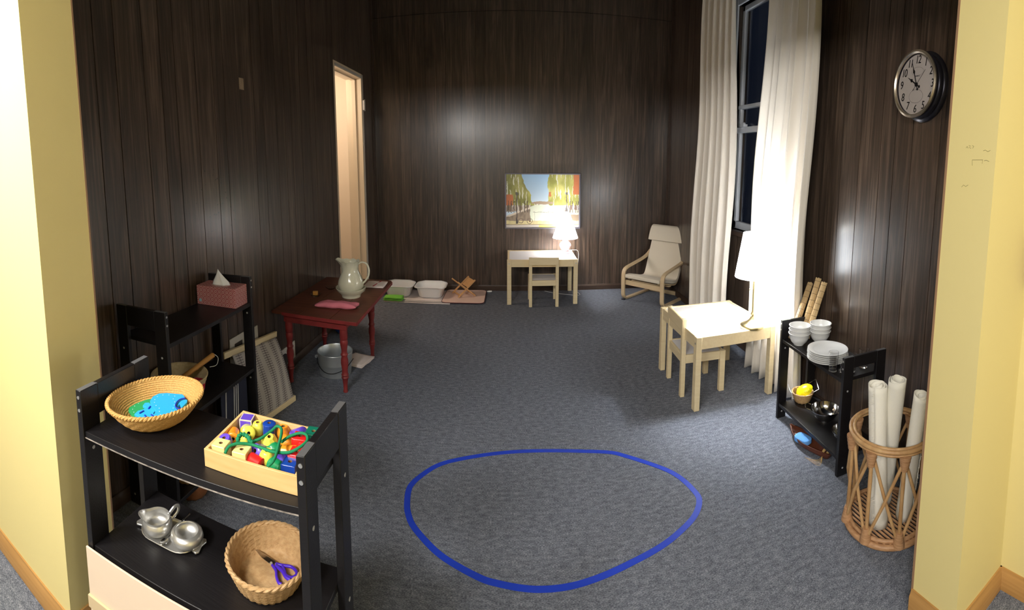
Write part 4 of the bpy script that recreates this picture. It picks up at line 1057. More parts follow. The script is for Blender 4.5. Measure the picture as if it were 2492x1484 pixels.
# small glass jug seen through the gap
jg = thing('glass_cup', 'small round clear glass cup with a handle near the end rail', 'cup', (1.432, 1.592, ZS))
MB().lathe([(.001, 0), (.012, 0), (.022, .01), (.024, .022), (.021, .036), (.023, .042), (.0215, .042), (.0195, .036), (.0215, .022), (.019, .011), (.001, .004)], 32).build('cup_body', GLASS, jg)
MB().tube(smoothpts([(-.021, 0, .034), (-.034, 0, .03), (-.034, 0, .018), (-.023, 0, .014)], 6), .002, 8).build('handle', GLASS, jg)
BAM = mat('bamboo_slats', (212, 186, 140), .55, var=((8, 8, 8), .15, (184, 152, 108)))
THREAD = mat('dark_thread', (62, 44, 34), .8)
for (bx, by, px, py, lb) in ((1.462, 2.083, 1972, 690, 'rolled bamboo mat leaning leftmost behind the bowls'), (1.535, 2.088, 1992, 678, 'tallest rolled bamboo mat, middle of the three behind the bowls'), (1.545, 2.052, 2006, 688, 'rolled bamboo mat leaning rightmost against the panelling')):
    B_ = Vector((bx, by, ZS + .004)); T_ = on_x(px, py, 1.675)
    r = thing('bamboo_mat', lb, 'mat', B_, 0, None)
    d = (T_ - B_); L_ = d.length; d.normalize()
    sd_ = d.cross(Vector((0, 0, 1))).normalized(); u_ = sd_.cross(d)
    mb = MB()
    for k in range(12):
        an = 2 * pi * k / 12; o_ = (cos(an) * sd_ + sin(an) * u_) * .0135
        mb.tube([B_ + o_, T_ + o_ + d * (.002 * (k % 3))], .0042, 6)
    for k in range(6):
        an = 2 * pi * k / 6; o_ = (cos(an) * sd_ + sin(an) * u_) * .006
        mb.tube([B_ + o_, T_ + o_], .004, 6)
    mb.use(1)
    for k in range(9):
        f = .05 + .9 * k / 8; mb.tube([B_.lerp(T_, f) + (cos(q_ * pi / 6) * sd_ + sin(q_ * pi / 6) * u_) * .0176 for q_ in range(12)], .0008, 4, closed=True)
    mb.build('rolled_slats', [BAM, THREAD], r, world=True)
# lower board
ZL2 = .0955
yb = at(1952, 975, ZL2)
yb = yb
k1 = thing('small_basket', 'small round wicker basket on the lower board of the low shelf unit', 'basket', (yb.x, yb.y, ZL2))
woven('basket_body', WICKER, k1, .062, .04, .058, 24, 8)
MB().tube([(.061 * cos(a * pi / 24), .061 * sin(a * pi / 24), .058) for a in range(48)], .003, 8, closed=True).build('basket_rim', WICKER, k1)
es = thing('egg_slicer', 'bright yellow ribbed egg slicer with a wire frame in the small wicker basket', 'egg slicer', (yb.x + .008, yb.y, ZL2 + .03))
YEL = mat('yellow_plastic', (238, 226, 20), .35)
Ms = TR(yb.x + .008, yb.y - .006, ZL2 + .062) @ RZ(-.64) @ Matrix.Rotation(R(-32), 4, 'Y') @ Matrix.Rotation(R(32), 4, 'X') @ Matrix.Scale(1.3, 4)
MB().lathe([(.001, -.012), (.03, -.010), (.040, 0), (.034, .012), (.018, .020), (.001, .022)], 40, sx=1, sy=.72, wob=lambda a, i, r, z: (r, z)).move(Ms).build('slicer_body', YEL, es, world=True)
for k in range(7):
    x = -.024 + k * .008; w_ = .022 * math.sqrt(max(.05, 1 - (x / .04) ** 2))
    MB().tube([Vector((x, -w_, .0125)), Vector((x, 0, .0215 - abs(x) * .25)), Vector((x, w_, .0125))], .0022, 6).move(Ms).build('rib', YEL, es, world=True)
Mw = Ms @ TR(.034, 0, -.004)
MB().tube([Mw @ Vector(v) for v in ((-.03, -.026, 0), (.03, -.026, .004), (.03, .026, .004), (-.03, .026, 0))], .0018, 8, closed=True).build('wire_frame', STEEL, es, world=True)
cc = at(2006, 1020, ZL2)
cd = thing('colander', 'polished steel bowl with loop handles on the lower board of the low shelf unit', 'bowl', (cc.x, cc.y, ZL2))
SB = [(.001, .002), (.03, .002), (.032, 0), (.036, 0), (.037, .006), (.058, .022), (.072, .045), (.076, .062), (.079, .063), (.079, .065), (.075, .065), (.070, .046), (.056, .024), (.034, .009), (.001, .008)]
MB().lathe(SB, 56).build('bowl_body', STEEL, cd)
for s in (-1, 1):
    MB().tube(smoothpts([(s * .072, -.028, .060), (s * .098, -.024, .066), (s * .104, 0, .068), (s * .098, .024, .066), (s * .072, .028, .060)], 6), .003, 8).move(RZ(R(135))).build('handle', STEEL, cd)
cc = Vector((1.50, 1.632, 0))
cd2 = thing('steel_bowl', 'second steel bowl at the near end of the lower board, half hidden by the post', 'bowl', (cc.x, cc.y, ZL2))
MB().lathe([(r * .86, z * .85) for r, z in SB], 56).build('bowl_body', STEEL, cd2)
# boat tray with sponge on the floor
wt = thing('boat_tray', 'dark wooden boat-shaped tray tied with raffia on the floor by the low shelf unit', 'tray', Vector((1.415, 1.84, 0)) + at(1962, 1078) - at(1952, 1065), R(4))
wt.scale = (.92, .92, .92)
DW = mat('dark_red_wood', (96, 52, 34), .4, var=((10, 60, 10), .3))
def boat(t_): return max(.12, (1 - abs(t_) ** 2.6)) if t_ < 0 else max(.30, 1 - .72 * t_ ** 1.1)
vs = []; N = 24; K = 12
for i in range(N + 1):
    t_ = 1 - 2 * i / N; w_ = .052 * boat(-t_); y = .175 * t_
    for lay in (0, 1):
        for k in range(K + 1):
            a = pi * k / K; dep = .042 - .006 * lay; ww = w_ - .004 * lay
            vs.append((ww * cos(a), y * (1 - .03 * lay), .046 + .012 * t_ * t_ - dep * sin(a) ** .7 * min(1, 2.5 * (1 - abs(t_) ** 4))))
fs = []; S_ = 2 * (K + 1)
for i in range(N):
    for lay in (0, 1):
        for k in range(K):
            a = i * S_ + lay * (K + 1) + k; b_ = a + S_; fs.append((a, a + 1, b_ + 1, b_))
    for k in (0, K):
        a = i * S_ + k; fs.append((a, a + K + 1, a + S_ + K + 1, a + S_))
for i in (0, N):
    for k in range(K):
        a = i * S_ + k; fs.append((a, a + 1, a + K + 2, a + K + 1))
MB().add(vs, fs).build('tray_body', DW, wt, ang=60)
for k in range(4):
    MB().tube([(.020 * cos(a * pi / 8), -.125 - .004 * k, .046 + .018 * sin(a * pi / 8)) for a in range(16)], .0015, 6, closed=True).build('raffia', mat('raffia', (190, 158, 100), .8), wt)
for k in range(5):
    MB().tube(smoothpts([(-.02, -.13, .03), (-.035 - .008 * k, -.12 - .01 * k, .01), (-.05 - .006 * k, -.10 + .012 * k, .003)], 5), .0009, 4).build('raffia', mat('raffia', (190, 158, 100), .8), wt)
sp = at(1953, 1062, .05)
tag(MB().prism([(x * 1.0, y) for x, y in rrect(.062, .088, .022, 3)], 0, .026, TR(sp.x + .004, sp.y - .0, .022) @ RZ(.25)).build('sponge', mat('sky_blue_sponge', (104, 166, 236), .9, bump=((250, 250, 250), .6)), bevel=.004), 'sky blue sponge lying in the boat-shaped tray', 'sponge')

# ================================================================== rattan hamper with canvas rolls
HX, HY, HR, HH = 1.372, 1.212, .165, .402
hm = thing('rattan_hamper', 'round open rattan hamper by the right jamb holding rolled canvas', 'basket', (HX, HY, 0))
def ring(r, z, tr, n=48, m=RATTAN, name='ring'):
    MB().tube([(r * cos(2 * pi * k / n), r * sin(2 * pi * k / n), z) for k in range(n)], tr, 10, closed=True).build(name, m, hm)
ring(HR + .004, HH, .0085, name='rim_ring'); ring(HR - .010, HH + .004, .007, name='rim_ring'); ring(HR + .0, HH - .016, .006, name='rim_ring')
ring(HR, .016, .012, name='base_ring', m=RATTAN2); ring(HR - .012, .032, .008, name='base_ring', m=RATTAN2)
NP = 8
for k in range(NP):
    a = 2 * pi * (k + .35) / NP; r0, r1 = HR - .002, HR - .004
    def P_(an, r, z): return Vector((r * cos(an), r * sin(an), z))
    up_ = MB().tube([P_(a, r0, .015).lerp(P_(a, r1, HH - .012), q_ / 6) for q_ in range(7)], [.0085, .0075, .008, .0075, .0085, .0075, .008], 10).build('upright', RATTAN, hm)
    da = 2 * pi / NP
    MB().tube([P_(a + .05, r0 - .008, HH - .05), P_(a + da / 2, r0 - .006, .20), P_(a + da - .05, r0 + .002, .045)], .0065, 8).build('brace', RATTAN, hm)
    MB().tube([P_(a + .05, r0 + .004, .045), P_(a + da / 2, r0 + .008, .20), P_(a + da - .05, r0 + .002, HH - .05)], .0065, 8).build('brace', RATTAN, hm)
    for z0_, z1_ in ((HH - .075, HH - .015), (.02, .075)):
        mid = (z0_ + z1_) / 2
        MB().tube([P_(a, HR - .001, z0_ + (z1_ - z0_) * q_ / 8) for q_ in range(9)], [.014 + (.0010 if q_ % 2 else 0) + .0012 * (q_ if z0_ > .1 else 8 - q_) for q_ in range(9)], 12, flat=1.0).build('binding', RATTAN2, up_)
for k in range(19):
    x = -HR * .92 + k * HR * 1.84 / 18; y = math.sqrt(max(0, (HR - .004) ** 2 - x * x))
    MB().tube([(x, -y, .024), (x, y, .024)], .0045, 6).build('floor_rod', RATTAN2, hm)
def canvas_roll(label, b_, t_, r, seed):
    b_, t_ = Vector(b_), Vector(t_); t = thing('canvas_roll', label, 'canvas roll', b_, 0, 'rolls of canvas in the hamper')
    d = (t_ - b_).normalized(); s_ = d.cross(Vector((0, 1, 0))).normalized(); u = s_.cross(d)
    N = 60; turns = 2.6; J = 22; vs = []
    for j in range(J + 1):
        f = j / J; c_ = b_.lerp(t_, f)
        for i in range(N + 1):
            a = i / N * turns * 2 * pi + seed; rr = r * (.45 + .55 * i / N) * (1 + .03 * sin(2 * a + 5 * f + seed)) * (1 + .05 * sin(4 * f + seed))
            vs.append(c_ + (cos(a) * s_ + sin(a) * u) * rr + d * (.006 * sin(a * 1.3 + seed) if j in (0, J) else 0))
    fs = [(j * (N + 1) + i, j * (N + 1) + i + 1, (j + 1) * (N + 1) + i + 1, (j + 1) * (N + 1) + i) for j in range(J) for i in range(N)]
    o = MB().add(vs, fs).build('canvas', CANVAS, t, ang=180, world=True)
    so = o.modifiers.new('solid', 'SOLIDIFY'); so.thickness = .0018
    a = turns * 2 * pi + seed
    mb = MB(); random.seed(seed)
    for q_ in range(60):
        f = random.random(); c_ = b_.lerp(t_, f) + (cos(a) * s_ + sin(a) * u) * r * 1.03
        tng = (-sin(a) * s_ + cos(a) * u)
        e = c_ + tng * random.uniform(.004, .014) + d * random.uniform(-.008, .008) + (cos(a) * s_ + sin(a) * u) * random.uniform(0, .006)
        mb.tube([c_, (c_ + e) / 2 + d * .003, e], .0008, 4)
    o = mb.build('frayed_edge', CANVAS, t, world=True); o['kind'] = 'stuff'
canvas_roll('leftmost upright roll of natural canvas in the rattan hamper', (1.305, 1.195, .032), at(2135, 935, .61), .042, 2)
canvas_roll('middle roll of natural canvas with frayed edge, tallest in the hamper', (1.41, 1.265, .032), at(2186, 922, .64), .037, 4)
canvas_roll('rightmost roll of canvas leaning towards the wall in the hamper', (1.405, 1.15, .032), at(2243, 960, .60), .035, 7)

# ================================================================== near shelf: coiled basket
ZN = .7895
cb_ = thing('coiled_basket', 'golden coiled straw basket on the front shelf unit holding foam shapes', 'basket', (-.850, .843, ZN), 1.29)
prof_o = []; prof_i = []
NC = 11
for k in range(NC * 6 + 1):
    f = k / (NC * 6); r = .084 + .050 * f ** .8; z = .006 + .054 * f
    prof_o.append((r + .0022 * abs(sin(f * NC * pi)), z)); prof_i.append((r - .006 - .0022 * abs(sin(f * NC * pi)), z + .002))
base_o = [(.001, .001), (.06, .001), (.080, .002)]; base_i = [(r * .95, .008) for r in (.076, .05, .001)]
MB().lathe(base_o + prof_o + prof_i[::-1] + base_i, 110, wob=lambda a, i, r, z: (r + .0006 * sin(a * 90 + z * 300), z), sx=1.0, sy=.79).build('basket_body', COIL, cb_, ang=180)
mb = MB()
for s in (0, 1):
    n = 360; mb.tube([((.1315 + .0026 * cos(40 * 2 * pi * k / n + s * pi)) * cos(2 * pi * k / n), (.1315 + .0026 * cos(40 * 2 * pi * k / n + s * pi)) * sin(2 * pi * k / n) * .79, .0615 + .0026 * sin(40 * 2 * pi * k / n + s * pi)) for k in range(n)], .0038, 6, closed=True)
mb.build('rope_rim', COIL, cb_)
BLUEF = mat('bright_blue_foam', (40, 168, 228), .7); GREENF = mat('green_foam', (34, 148, 84), .7); EDGE = mat('pale_eyelet', (190, 214, 220), .6); LACE = mat('dark_blue_lace', (24, 52, 170), .6)
def foam(label, pts, z, m, holes, parent_lbl=None, h=.007):
    W_ = [at(220 + x / 7.7875, 880 + y / 7.7875, z) for x, y in pts]
    c = sum(W_, Vector()) / len(W_); t = thing('foam_lacing_shape', label, 'foam shape', (c.x, c.y, z - h))
    mb = MB().prism([(p_.x, p_.y) for p_ in W_], z - h, z)
    mb.use(1)
    for x, y in holes:
        q_ = at(220 + x / 7.7875, 880 + y / 7.7875, z); mb.tube([(q_.x, q_.y, z - .001), (q_.x, q_.y, z + .0004)], .0016, 8)
    mb.build('foam_piece', [m, EDGE], t, .0012, world=True, smooth=False)
    return t
ZF = ZN + .020
foam('green foam lacing shape at the left under the blue ones', [(720, 920), (750, 830), (850, 770), (1000, 730), (1130, 700), (1180, 730), (1200, 830), (1100, 960), (1000, 1060), (900, 1062), (800, 1020)], ZF, GREENF, [(910, 790), (840, 840), (800, 900), (825, 955)])
tb = foam('smaller bright blue foam shape threaded with dark lace', [(830, 990), (900, 925), (1000, 900), (1060, 860), (990, 830), (1030, 775), (1110, 770), (1160, 820), (1240, 920), (1190, 975), (1250, 1035), (1060, 1062), (960, 1050), (880, 1010)], ZF + .008, BLUEF, [])
for (x0_, y0_, x1_, y1_) in ((930, 975, 1010, 930), (1100, 890, 1135, 845), (1030, 1010, 1060, 1050), (1150, 1000, 1200, 1030)):
    MB().tube([at(220 + x0_ / 7.7875, 880 + y0_ / 7.7875, ZF + .0095), at(220 + x1_ / 7.7875, 880 + y1_ / 7.7875, ZF + .0095)], .0019, 8).build('lace_stitch', LACE, tb, world=True)
ta = foam('large round bright blue foam lacing shape on top in the coiled basket', [(1300, 600), (1450, 590), (1620, 605), (1745, 615), (1780, 650), (1795, 705), (1838, 722), (1830, 770), (1740, 860), (1690, 800), (1640, 860), (1650, 920), (1500, 985), (1400, 1010), (1260, 1040), (1200, 1010), (1240, 920), (1160, 830), (1130, 740), (1180, 660)], ZF + .016, BLUEF,
     [(1375, 630), (1490, 628), (1600, 650), (1270, 662), (1222, 716), (1215, 770), (1245, 828), (1305, 880), (1310, 940), (1330, 1000), (1570, 704), (1600, 760), (1590, 820), (1570, 878), (1545, 935)])
tag(MB().tube(smoothpts([at(220 + x / 7.7875, 880 + y / 7.7875, ZF + .0195) for x, y in ((1800, 690), (1700, 715), (1630, 780), (1615, 850), (1660, 890), (1720, 880))], 8), .0019, 8).build('lace', LACE), 'dark blue lace curled over the round foam shape', 'lace')

# ================================================================== near shelf: bead box
BH = .042
C0, C1, C2, C3 = [at(*p_, ZN + BH) for p_ in ((496, 1091), (592, 998), (787, 1043), (723, 1160))]
C2 = C2 + (C3 - C2) * .02
bb = thing('bead_box', 'shallow pine box full of coloured wooden beads on the front shelf unit', 'box', ((C0 + C2) / 2 * 1).to_tuple()[:2] + (ZN,))
bb.location = ((C0.x + C2.x) / 2, (C0.y + C2.y) / 2, ZN)
def bq(s, t, z):
    p_ = (C0 * (1 - s) + C3 * s) * (1 - t) + (C1 * (1 - s) + C2 * s) * t; return Vector((p_.x, p_.y, z))
def bblk(s0, s1, t0, t1, z0, z1): return MB().add([bq(s, t, z) for s in (s0, s1) for t in (t0, t1) for z in (z0, z1)], [(0, 1, 3, 2), (4, 6, 7, 5), (0, 4, 5, 1), (2, 3, 7, 6), (0, 2, 6, 4), (1, 5, 7, 3)])
PB = mat('box_pine', (232, 200, 140), .45, var=((8, 70, 70), .12, (214, 164, 100)))
e1, e2 = .032, .038
for a_ in ((0, 1, 0, e2), (0, 1, 1 - e2, 1), (0, e1, e2, 1 - e2), (1 - e1, 1, e2, 1 - e2)): bblk(*a_, ZN, ZN + BH).build('side', PB, bb, .001, world=True)
bblk(e1, 1 - e1, e2, 1 - e2, ZN, ZN + .006).build('bottom', PB, bb, world=True)
BC = {'purple': (104, 76, 204), 'yellow': (238, 232, 90), 'blue': (24, 66, 160), 'orange': (246, 152, 40), 'green': (24, 138, 84), 'red': (222, 36, 34), 'cream': (244, 226, 150), 'bblue': (20, 90, 200), 'dgreen': (20, 112, 88)}
HOLE = mat('bead_hole', (120, 84, 50), .8)
def bead(shape, col, x, y, label, z=.024, ax=(0, 0, 1), s=.0155, spin=0, wear=False):
    z = max(z, s * 1.25)
    c = at(460 + x / 5.7075, 960 + y / 5.7075, ZN + (z + .006) * .85)
    t = thing('wooden_bead', label, 'bead', c, 0, 'wooden beads in the pine box')
    m = mat('bead_' + col, BC[col], .3, coat=.4); s *= 1.06 if shape == 'cube' else 1.05
    Mx = Vector(ax).normalized().to_track_quat('Z', 'Y').to_matrix().to_4x4() @ RZ(spin)
    if shape == 'cube':
        # square body pierced by a round hole
        n = 24; h = s; mb = MB(); rh = .0038
        sq = []
        for k in range(n):
            a = 2 * pi * k / n; q_ = max(abs(cos(a)), abs(sin(a))); sq.append((cos(a) / q_ * h, sin(a) / q_ * h))
        vs = [Vector((x_, y_, z_)) for z_ in (-h, h) for x_, y_ in sq] + [Vector((rh * cos(2 * pi * k / n), rh * sin(2 * pi * k / n), z_)) for z_ in (h, -h) for k in range(n)]
        fs = []
        for k in range(n):
            l = (k + 1) % n
            fs += [(k, l, n + l, n + k), (n + k, n + l, 2 * n + l, 2 * n + k), (3 * n + k, 3 * n + l, l, k)]
        mb.add([Mx @ v for v in vs], fs); mb.use(1).add([Mx @ v for v in vs[2 * n:]], [(k, (k + 1) % n, n + (k + 1) % n, n + k) for k in range(n)])
        mm = m if not wear else mat('worn_cream_edges', (226, 214, 200), .5)
        if wear:
            mb.use(2); q_ = h * .86; e_ = h + .0003
            for a in range(4):
                mb.add([Mx @ RZ(a * pi / 2) @ Vector((e_, y_, z_)) for y_, z_ in ((-q_, -q_), (q_, -q_), (q_, q_), (-q_, q_))], [(0, 1, 2, 3)])
            mb.add([Mx @ Vector((x_, y_, e_)) for x_, y_ in ((-q_, -q_), (q_, -q_), (q_, q_), (-q_, q_))], [(0, 1, 2, 3)])
        o = mb.build('bead_body', [mm, HOLE, m] if wear else [mm, HOLE], t, 0 if wear else .0016, ang=30)
    else:
        rh = .0042
        if shape == 'barrel': pf = [(rh, -s), (s * .62, -s), (s * .72, -s * .9), (s * .96, -s * .35), (s, 0), (s * .96, s * .35), (s * .72, s * .9), (s * .62, s), (rh, s)]
        elif shape == 'cyl': pf = [(rh, -s * 1.05), (s * .78, -s * 1.05), (s * .9, -s * .95), (s * .9, s * .95), (s * .78, s * 1.05), (rh, s * 1.05)]
        elif shape == 'disc': pf = [(rh, -s * .6), (s * .8, -s * .6), (s, -s * .3), (s, s * .3), (s * .8, s * .6), (rh, s * .6)]
        else: pf = [(rh, -s * .97)] + [(s * cos(a), s * sin(a)) for a in [R(v) for v in range(-70, 71, 14)]] + [(rh, s * .97)]
        seg = 8 if shape == 'facet' else 28
        if shape == 'facet': pf = [(rh, -s), (s * .55, -s), (s * 1.05, -s * .4), (s * 1.05, s * .4), (s * .55, s), (rh, s)]
        mb = MB().lathe(pf, seg, M=Mx); mb.v = mb.v
        # drop end caps made by lathe: replace them by the bore
        mb.f = mb.f[:-2]; mb.m = mb.m[:-2]
        mb.use(1).lathe([(rh, pf[0][1]), (rh, pf[-1][1])], 28 if seg > 8 else 8, M=Mx); mb.f = mb.f[:-2]; mb.m = mb.m[:-2]
        mb.build('bead_body', [m, HOLE], t, ang=20 if seg == 8 else 40)
    return t
bead('cube', 'purple', 812, 392, 'worn purple cube bead in the far left corner of the box', .028, spin=.25, s=.0145, wear=True)
bead('barrel', 'yellow', 958, 465, 'round yellow bead right of the worn purple cube', .024, s=.0145)
bead('cyl', 'yellow', 815, 520, 'large yellow cylinder bead tilted in front of the purple cube', .028, (.55, -.65, .35), .017)
bead('cyl', 'blue', 1118, 490, 'dark blue upright cylinder bead near the far side', .030, s=.0165)
bead('cyl', 'orange', 615, 570, 'orange cylinder bead lying by the left side of the box', .022, (.5, -.8, .1), .0155)
bead('disc', 'purple', 503, 645, 'purple ring-shaped bead at the left side of the box', .034, (-.1, -.3, .95), .0155)
bead('cube', 'cream', 450, 760, 'pale yellow cube bead in the near left corner', .026, spin=.12, s=.0155)
bead('cube', 'cream', 738, 850, 'pale yellow cube bead by the near side, second from the left corner', .027, spin=.12, s=.0155)
bead('barrel', 'bblue', 770, 790, 'bright blue bead half hidden behind a pale yellow cube', .012, (1, .2, .1), .015)
bead('facet', 'yellow', 1115, 650, 'faceted yellow bead in the middle of the box', .030, (.2, -.3, .9), .0165)
bead('barrel', 'orange', 1312, 525, 'round orange bead near the far side right of the dark blue one', .020, (0, 0, 1), .0155)
bead('cyl', 'purple', 1525, 560, 'purple cylinder bead near the far side beside the green cube', .026, (.8, -.2, .5), .0165)
bead('cube', 'dgreen', 1735, 600, 'dark green cube bead in the far right corner', .030, spin=.1, s=.0165)
bead('barrel', 'orange', 1362, 660, 'orange barrel bead beside the faceted yellow one', .022, (1, .2, .1), .017)
bead('cube', 'red', 1550, 660, 'red cube bead in front of the green cube', .030, spin=.15, s=.0155)
bead('barrel', 'green', 1180, 755, 'green bead just below the faceted yellow one', .018, (1, .2, 0), .015)
bead('cyl', 'purple', 975, 785, 'purple cylinder bead left of centre, hole facing the viewer', .022, (-.1, -.8, .5), .016)
bead('cyl', 'orange', 1400, 800, 'orange bead lowest under the green cord at the right', .014, (1, .1, .1), .016)
bead('cyl', 'red', 1600, 765, 'red cylinder bead at the right between the two red cubes', .022, (.1, -.2, .9), .0145)
bead('barrel', 'yellow', 1082, 880, 'yellow barrel bead standing by the near side', .026, (.05, 0, 1), .0165)
bead('facet', 'purple', 1310, 905, 'faceted purple bead near the green lying one', .022, (1, -.5, .1), .0145)
bead('cube', 'red', 1505, 880, 'red cube bead by the right side near the dark blue cube', .026, spin=.1, s=.0155)
bead('cube', 'blue', 1410, 1020, 'dark blue cube bead in the near right corner', .018, spin=.1, s=.0150)
bead('cyl', 'green', 1215, 995, 'green cylinder bead lying by the near side', .018, (1, -.3, 0), .0155)
bead('cyl', 'red', 935, 945, 'red bead lying low by the near side', .012, (1, -.25, 0), .0165)
bead('barrel', 'yellow', 790, 650, 'small yellow bead beneath the knotted green cord', .012, (0, 0, 1), .0140)
cp = [(500, 815, 52), (560, 720, 60), (680, 680, 62), (850, 690, 56), (1010, 740, 54), (1150, 790, 58), (1260, 805, 56), (1400, 800, 58), (1540, 730, 66), (1640, 640, 70), (1630, 560, 72), (1540, 535, 66), (1400, 580, 58), (1280, 660, 52)]
GC = mat('green_cord', (22, 130, 84), .8, bump=((500, 500, 500), .4))
gc = thing('lacing_string', 'green knotted lacing string looped over the wooden beads', 'string', bq(.5, .5, ZN + .05))
MB().tube(smoothpts([at(460 + x / 5.7075, 960 + y / 5.7075, ZN + z / 1000 * .85) for x, y, z in cp], 8), .0033, 10).build('cord', GC, gc, world=True)
cp = [(1090, 1000, 50), (1170, 920, 58), (1220, 800, 62), (1250, 680, 64), (1280, 560, 68), (1280, 470, 68), (1220, 440, 66), (1150, 500, 60), (1010, 600, 54), (900, 650, 50), (800, 700, 48), (700, 770, 44), (610, 810, 42)]
MB().tube(smoothpts([at(460 + x / 5.7075, 960 + y / 5.7075, ZN + z / 1000 * .85) for x, y, z in cp], 8), .0033, 10).build('cord', GC, gc, world=True)
cp = [(680, 670, 58), (685, 600, 60), (720, 555, 62), (780, 560, 62), (830, 600, 60), (850, 650, 58), (880, 660, 54)]
pk = smoothpts([at(460 + x / 5.7075, 960 + y / 5.7075, ZN + z / 1000 * .85) for x, y, z in cp], 6)
MB().tube(pk, [.0038 + .0016 * (k % 4 < 2) for k in range(len(pk))], 10).build('knotted_cord', GC, gc, world=True)

# ================================================================== near shelf, lower board
ZB = .4725
E0, E1 = at(345, 1262, ZB + .004), at(492, 1333, ZB + .004); m_ = (E0 + E1) / 2; dx = (E1 - E0); rz = math.atan2(dx.y, dx.x)
tr = thing('serving_tray', 'small pewter tray under the creamer and sugar bowl', 'tray', (m_.x, m_.y, ZB), rz)
TL, TWd = .170, .098
def stadium(L_, W_, n=12):
    r = W_ / 2; P_ = []
    for k in range(n + 1): a = R(-90 + 180 * k / n); P_.append((L_ / 2 - r + r * cos(a), r * sin(a)))
    for k in range(n + 1): a = R(90 + 180 * k / n); P_.append((-L_ / 2 + r + r * cos(a), r * sin(a)))
    return P_
rs = [[(x, y, z) for x, y in stadium(TL - i_, TWd - i_)] for i_, z in ((.012, 0), (.003, .003), (0, .006), (.002, .0075), (.008, .005), (.016, .0025))]
n = len(rs[0]); fs = []
for i in range(len(rs) - 1):
    for k in range(n): fs.append((i * n + k, i * n + (k + 1) % n, (i + 1) * n + (k + 1) % n, (i + 1) * n + k))
fs += [tuple(reversed(range(n))), tuple((len(rs) - 1) * n + k for k in range(n))]
MB().add([v for r_ in rs for v in r_], fs).build('tray_plate', PEWTER, tr)
for s in (-1, 1):
    MB().prism([(s * .078, -.022), (s * .094, -.026), (s * .100, -.018), (s * .096, 0), (s * .100, .018), (s * .094, .026), (s * .078, .022)][:: s], .004, .009).build('ear_handle', PEWTER, tr, .0015)
cq = at(384, 1287, ZB + .008)
cr = thing('creamer', 'pewter creamer jug with a side handle at the left of the tray', 'jug', (cq.x, cq.y, ZB + .0028), rz)
def crw(a, i, r, z):
    k = max(0, (z - .026) / .017); sp_ = max(0, cos(a - R(205))) ** 8; return r * (1 + .42 * sp_ * k), z + .006 * sp_ * k
cup = [(.001, .001), (.022, 0), (.035, .008), (.0400, .019), (.0385, .030), (.034, .037), (.0355, .043), (.034, .043), (.032, .037), (.0365, .029), (.0375, .019), (.032, .010), (.018, .004), (.001, .004)]
MB().lathe(cup, 48, wob=crw).build('jug_body', PEWTER, cr)
MB().tube(smoothpts([(.018, .030, .036), (.026, .046, .050), (.030, .057, .046), (.028, .055, .030), (.020, .036, .018)], 6), .0032, 8, flat=1.6).build('handle', PEWTER, cr)
sq_ = at(456, 1318, ZB + .008)
sg = thing('sugar_bowl', 'round pewter sugar bowl at the right of the tray', 'bowl', (sq_.x, sq_.y, ZB + .0028), rz)
MB().lathe([(.001, .001), (.025, 0), (.028, .003), (.038, .011), (.0425, .022), (.040, .032), (.033, .038), (.030, .0385), (.029, .0365), (.037, .030), (.039, .022), (.034, .012), (.02, .005), (.001, .005)], 48).build('bowl_body', PEWTER, sg)
s0, s1_ = at(400, 1318, ZB + .010), at(462, 1250, ZB + .030)
spn = thing('teaspoon', 'small pewter spoon lying across the tray between jug and bowl', 'spoon', s0)
MB().tube([s0.lerp(s1_, .14), s0.lerp(s1_, .6) + Vector((0, 0, .004)), s1_], [.0018, .0016, .0026], 8).build('handle', STEEL, spn, world=True)
MB().lathe([(.001, 0), (.006, .0008), (.0095, .003), (.0088, .0036), (.005, .0018), (.001, .0012)], 24, sx=1.5, sy=1, M=TR(s0.x, s0.y, ZB + .0085) @ RZ(math.atan2(s1_.y - s0.y, s1_.x - s0.x))).build('spoon_bowl', STEEL, spn, world=True)

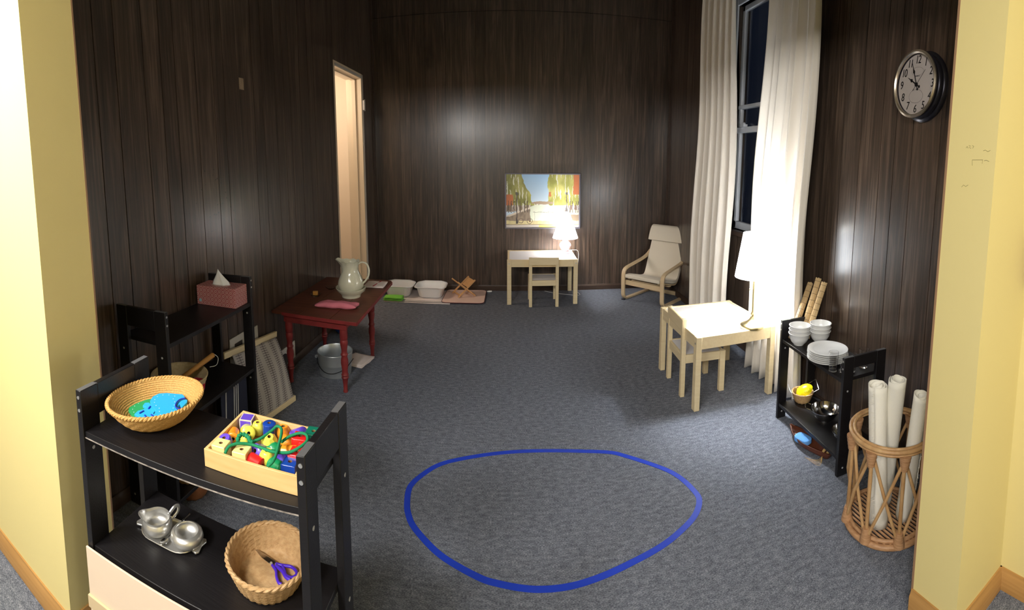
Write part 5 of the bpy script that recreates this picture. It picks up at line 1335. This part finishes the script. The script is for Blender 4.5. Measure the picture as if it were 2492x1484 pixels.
bc = at(652, 1368, ZB + .035)
wk = thing('wicker_basket', 'round wicker basket holding purple scissors on the lower board in front', 'basket', (bc.x, bc.y, ZB))
woven('basket_body', WICKER, wk, .096, .072, .058, 30, 12, wall=.004, amp=.0026)
mb = MB(); n = 240
for s in (0, 1): mb.tube([((.095 + .002 * cos(18 * 2 * pi * k / n + s * pi)) * cos(2 * pi * k / n), (.095 + .002 * cos(18 * 2 * pi * k / n + s * pi)) * sin(2 * pi * k / n), .058 + .0022 * sin(18 * 2 * pi * k / n + s * pi)) for k in range(n)], .0038, 6, closed=True)
mb.build('twisted_rim', WICKER, wk)
zs = ZB + .011
def S(x, y, dz=0): return at(320 + x / 5.6636, 1220 + y / 5.6636, zs + dz)
sx_ = thing('scissors', 'small scissors with purple plastic handles lying in the wicker basket', 'scissors', S(1950, 850))
def flat(pts, z0, z1, name, m, bev=.0004):
    W_ = [S(*p_) for p_ in pts]; MB().prism([(p_.x, p_.y) for p_ in W_], zs + z0, zs + z1).build(name, m, sx_, bev, world=True)
flat([(1705, 665), (1740, 665), (1860, 740), (2000, 830), (1985, 865), (1900, 840), (1800, 760)], -.001, .001, 'blade', STEEL)
flat([(1712, 680), (1745, 690), (1870, 765), (1995, 850), (1960, 880), (1890, 860), (1790, 780)], .0012, .003, 'blade', STEEL)
MB().tube([S(1925, 850, -.002), S(1925, 850, .004)], .0032, 16).build('pivot', STEEL, sx_, world=True)
PH = mat('purple_plastic', (78, 44, 196), .3)
MB().tube(smoothpts([S(x, y, .002) for x, y in ((1990, 860), (2080, 880), (2200, 900), (2270, 960), (2265, 1020), (2200, 1050), (2130, 1020), (2110, 960), (2080, 890))], 6), .0036, 10).build('handle_loop', PH, sx_, world=True)
MB().tube(smoothpts([S(x, y, .002) for x, y in ((1940, 875), (1990, 950), (2000, 1040), (2030, 1120), (2070, 1140))], 6), .0034, 10).tube(smoothpts([S(x, y, .002) for x, y in ((1990, 880), (2080, 960), (2130, 1040), (2190, 1080))], 6), .0042, 10).build('handle_arm', PH, sx_, world=True)
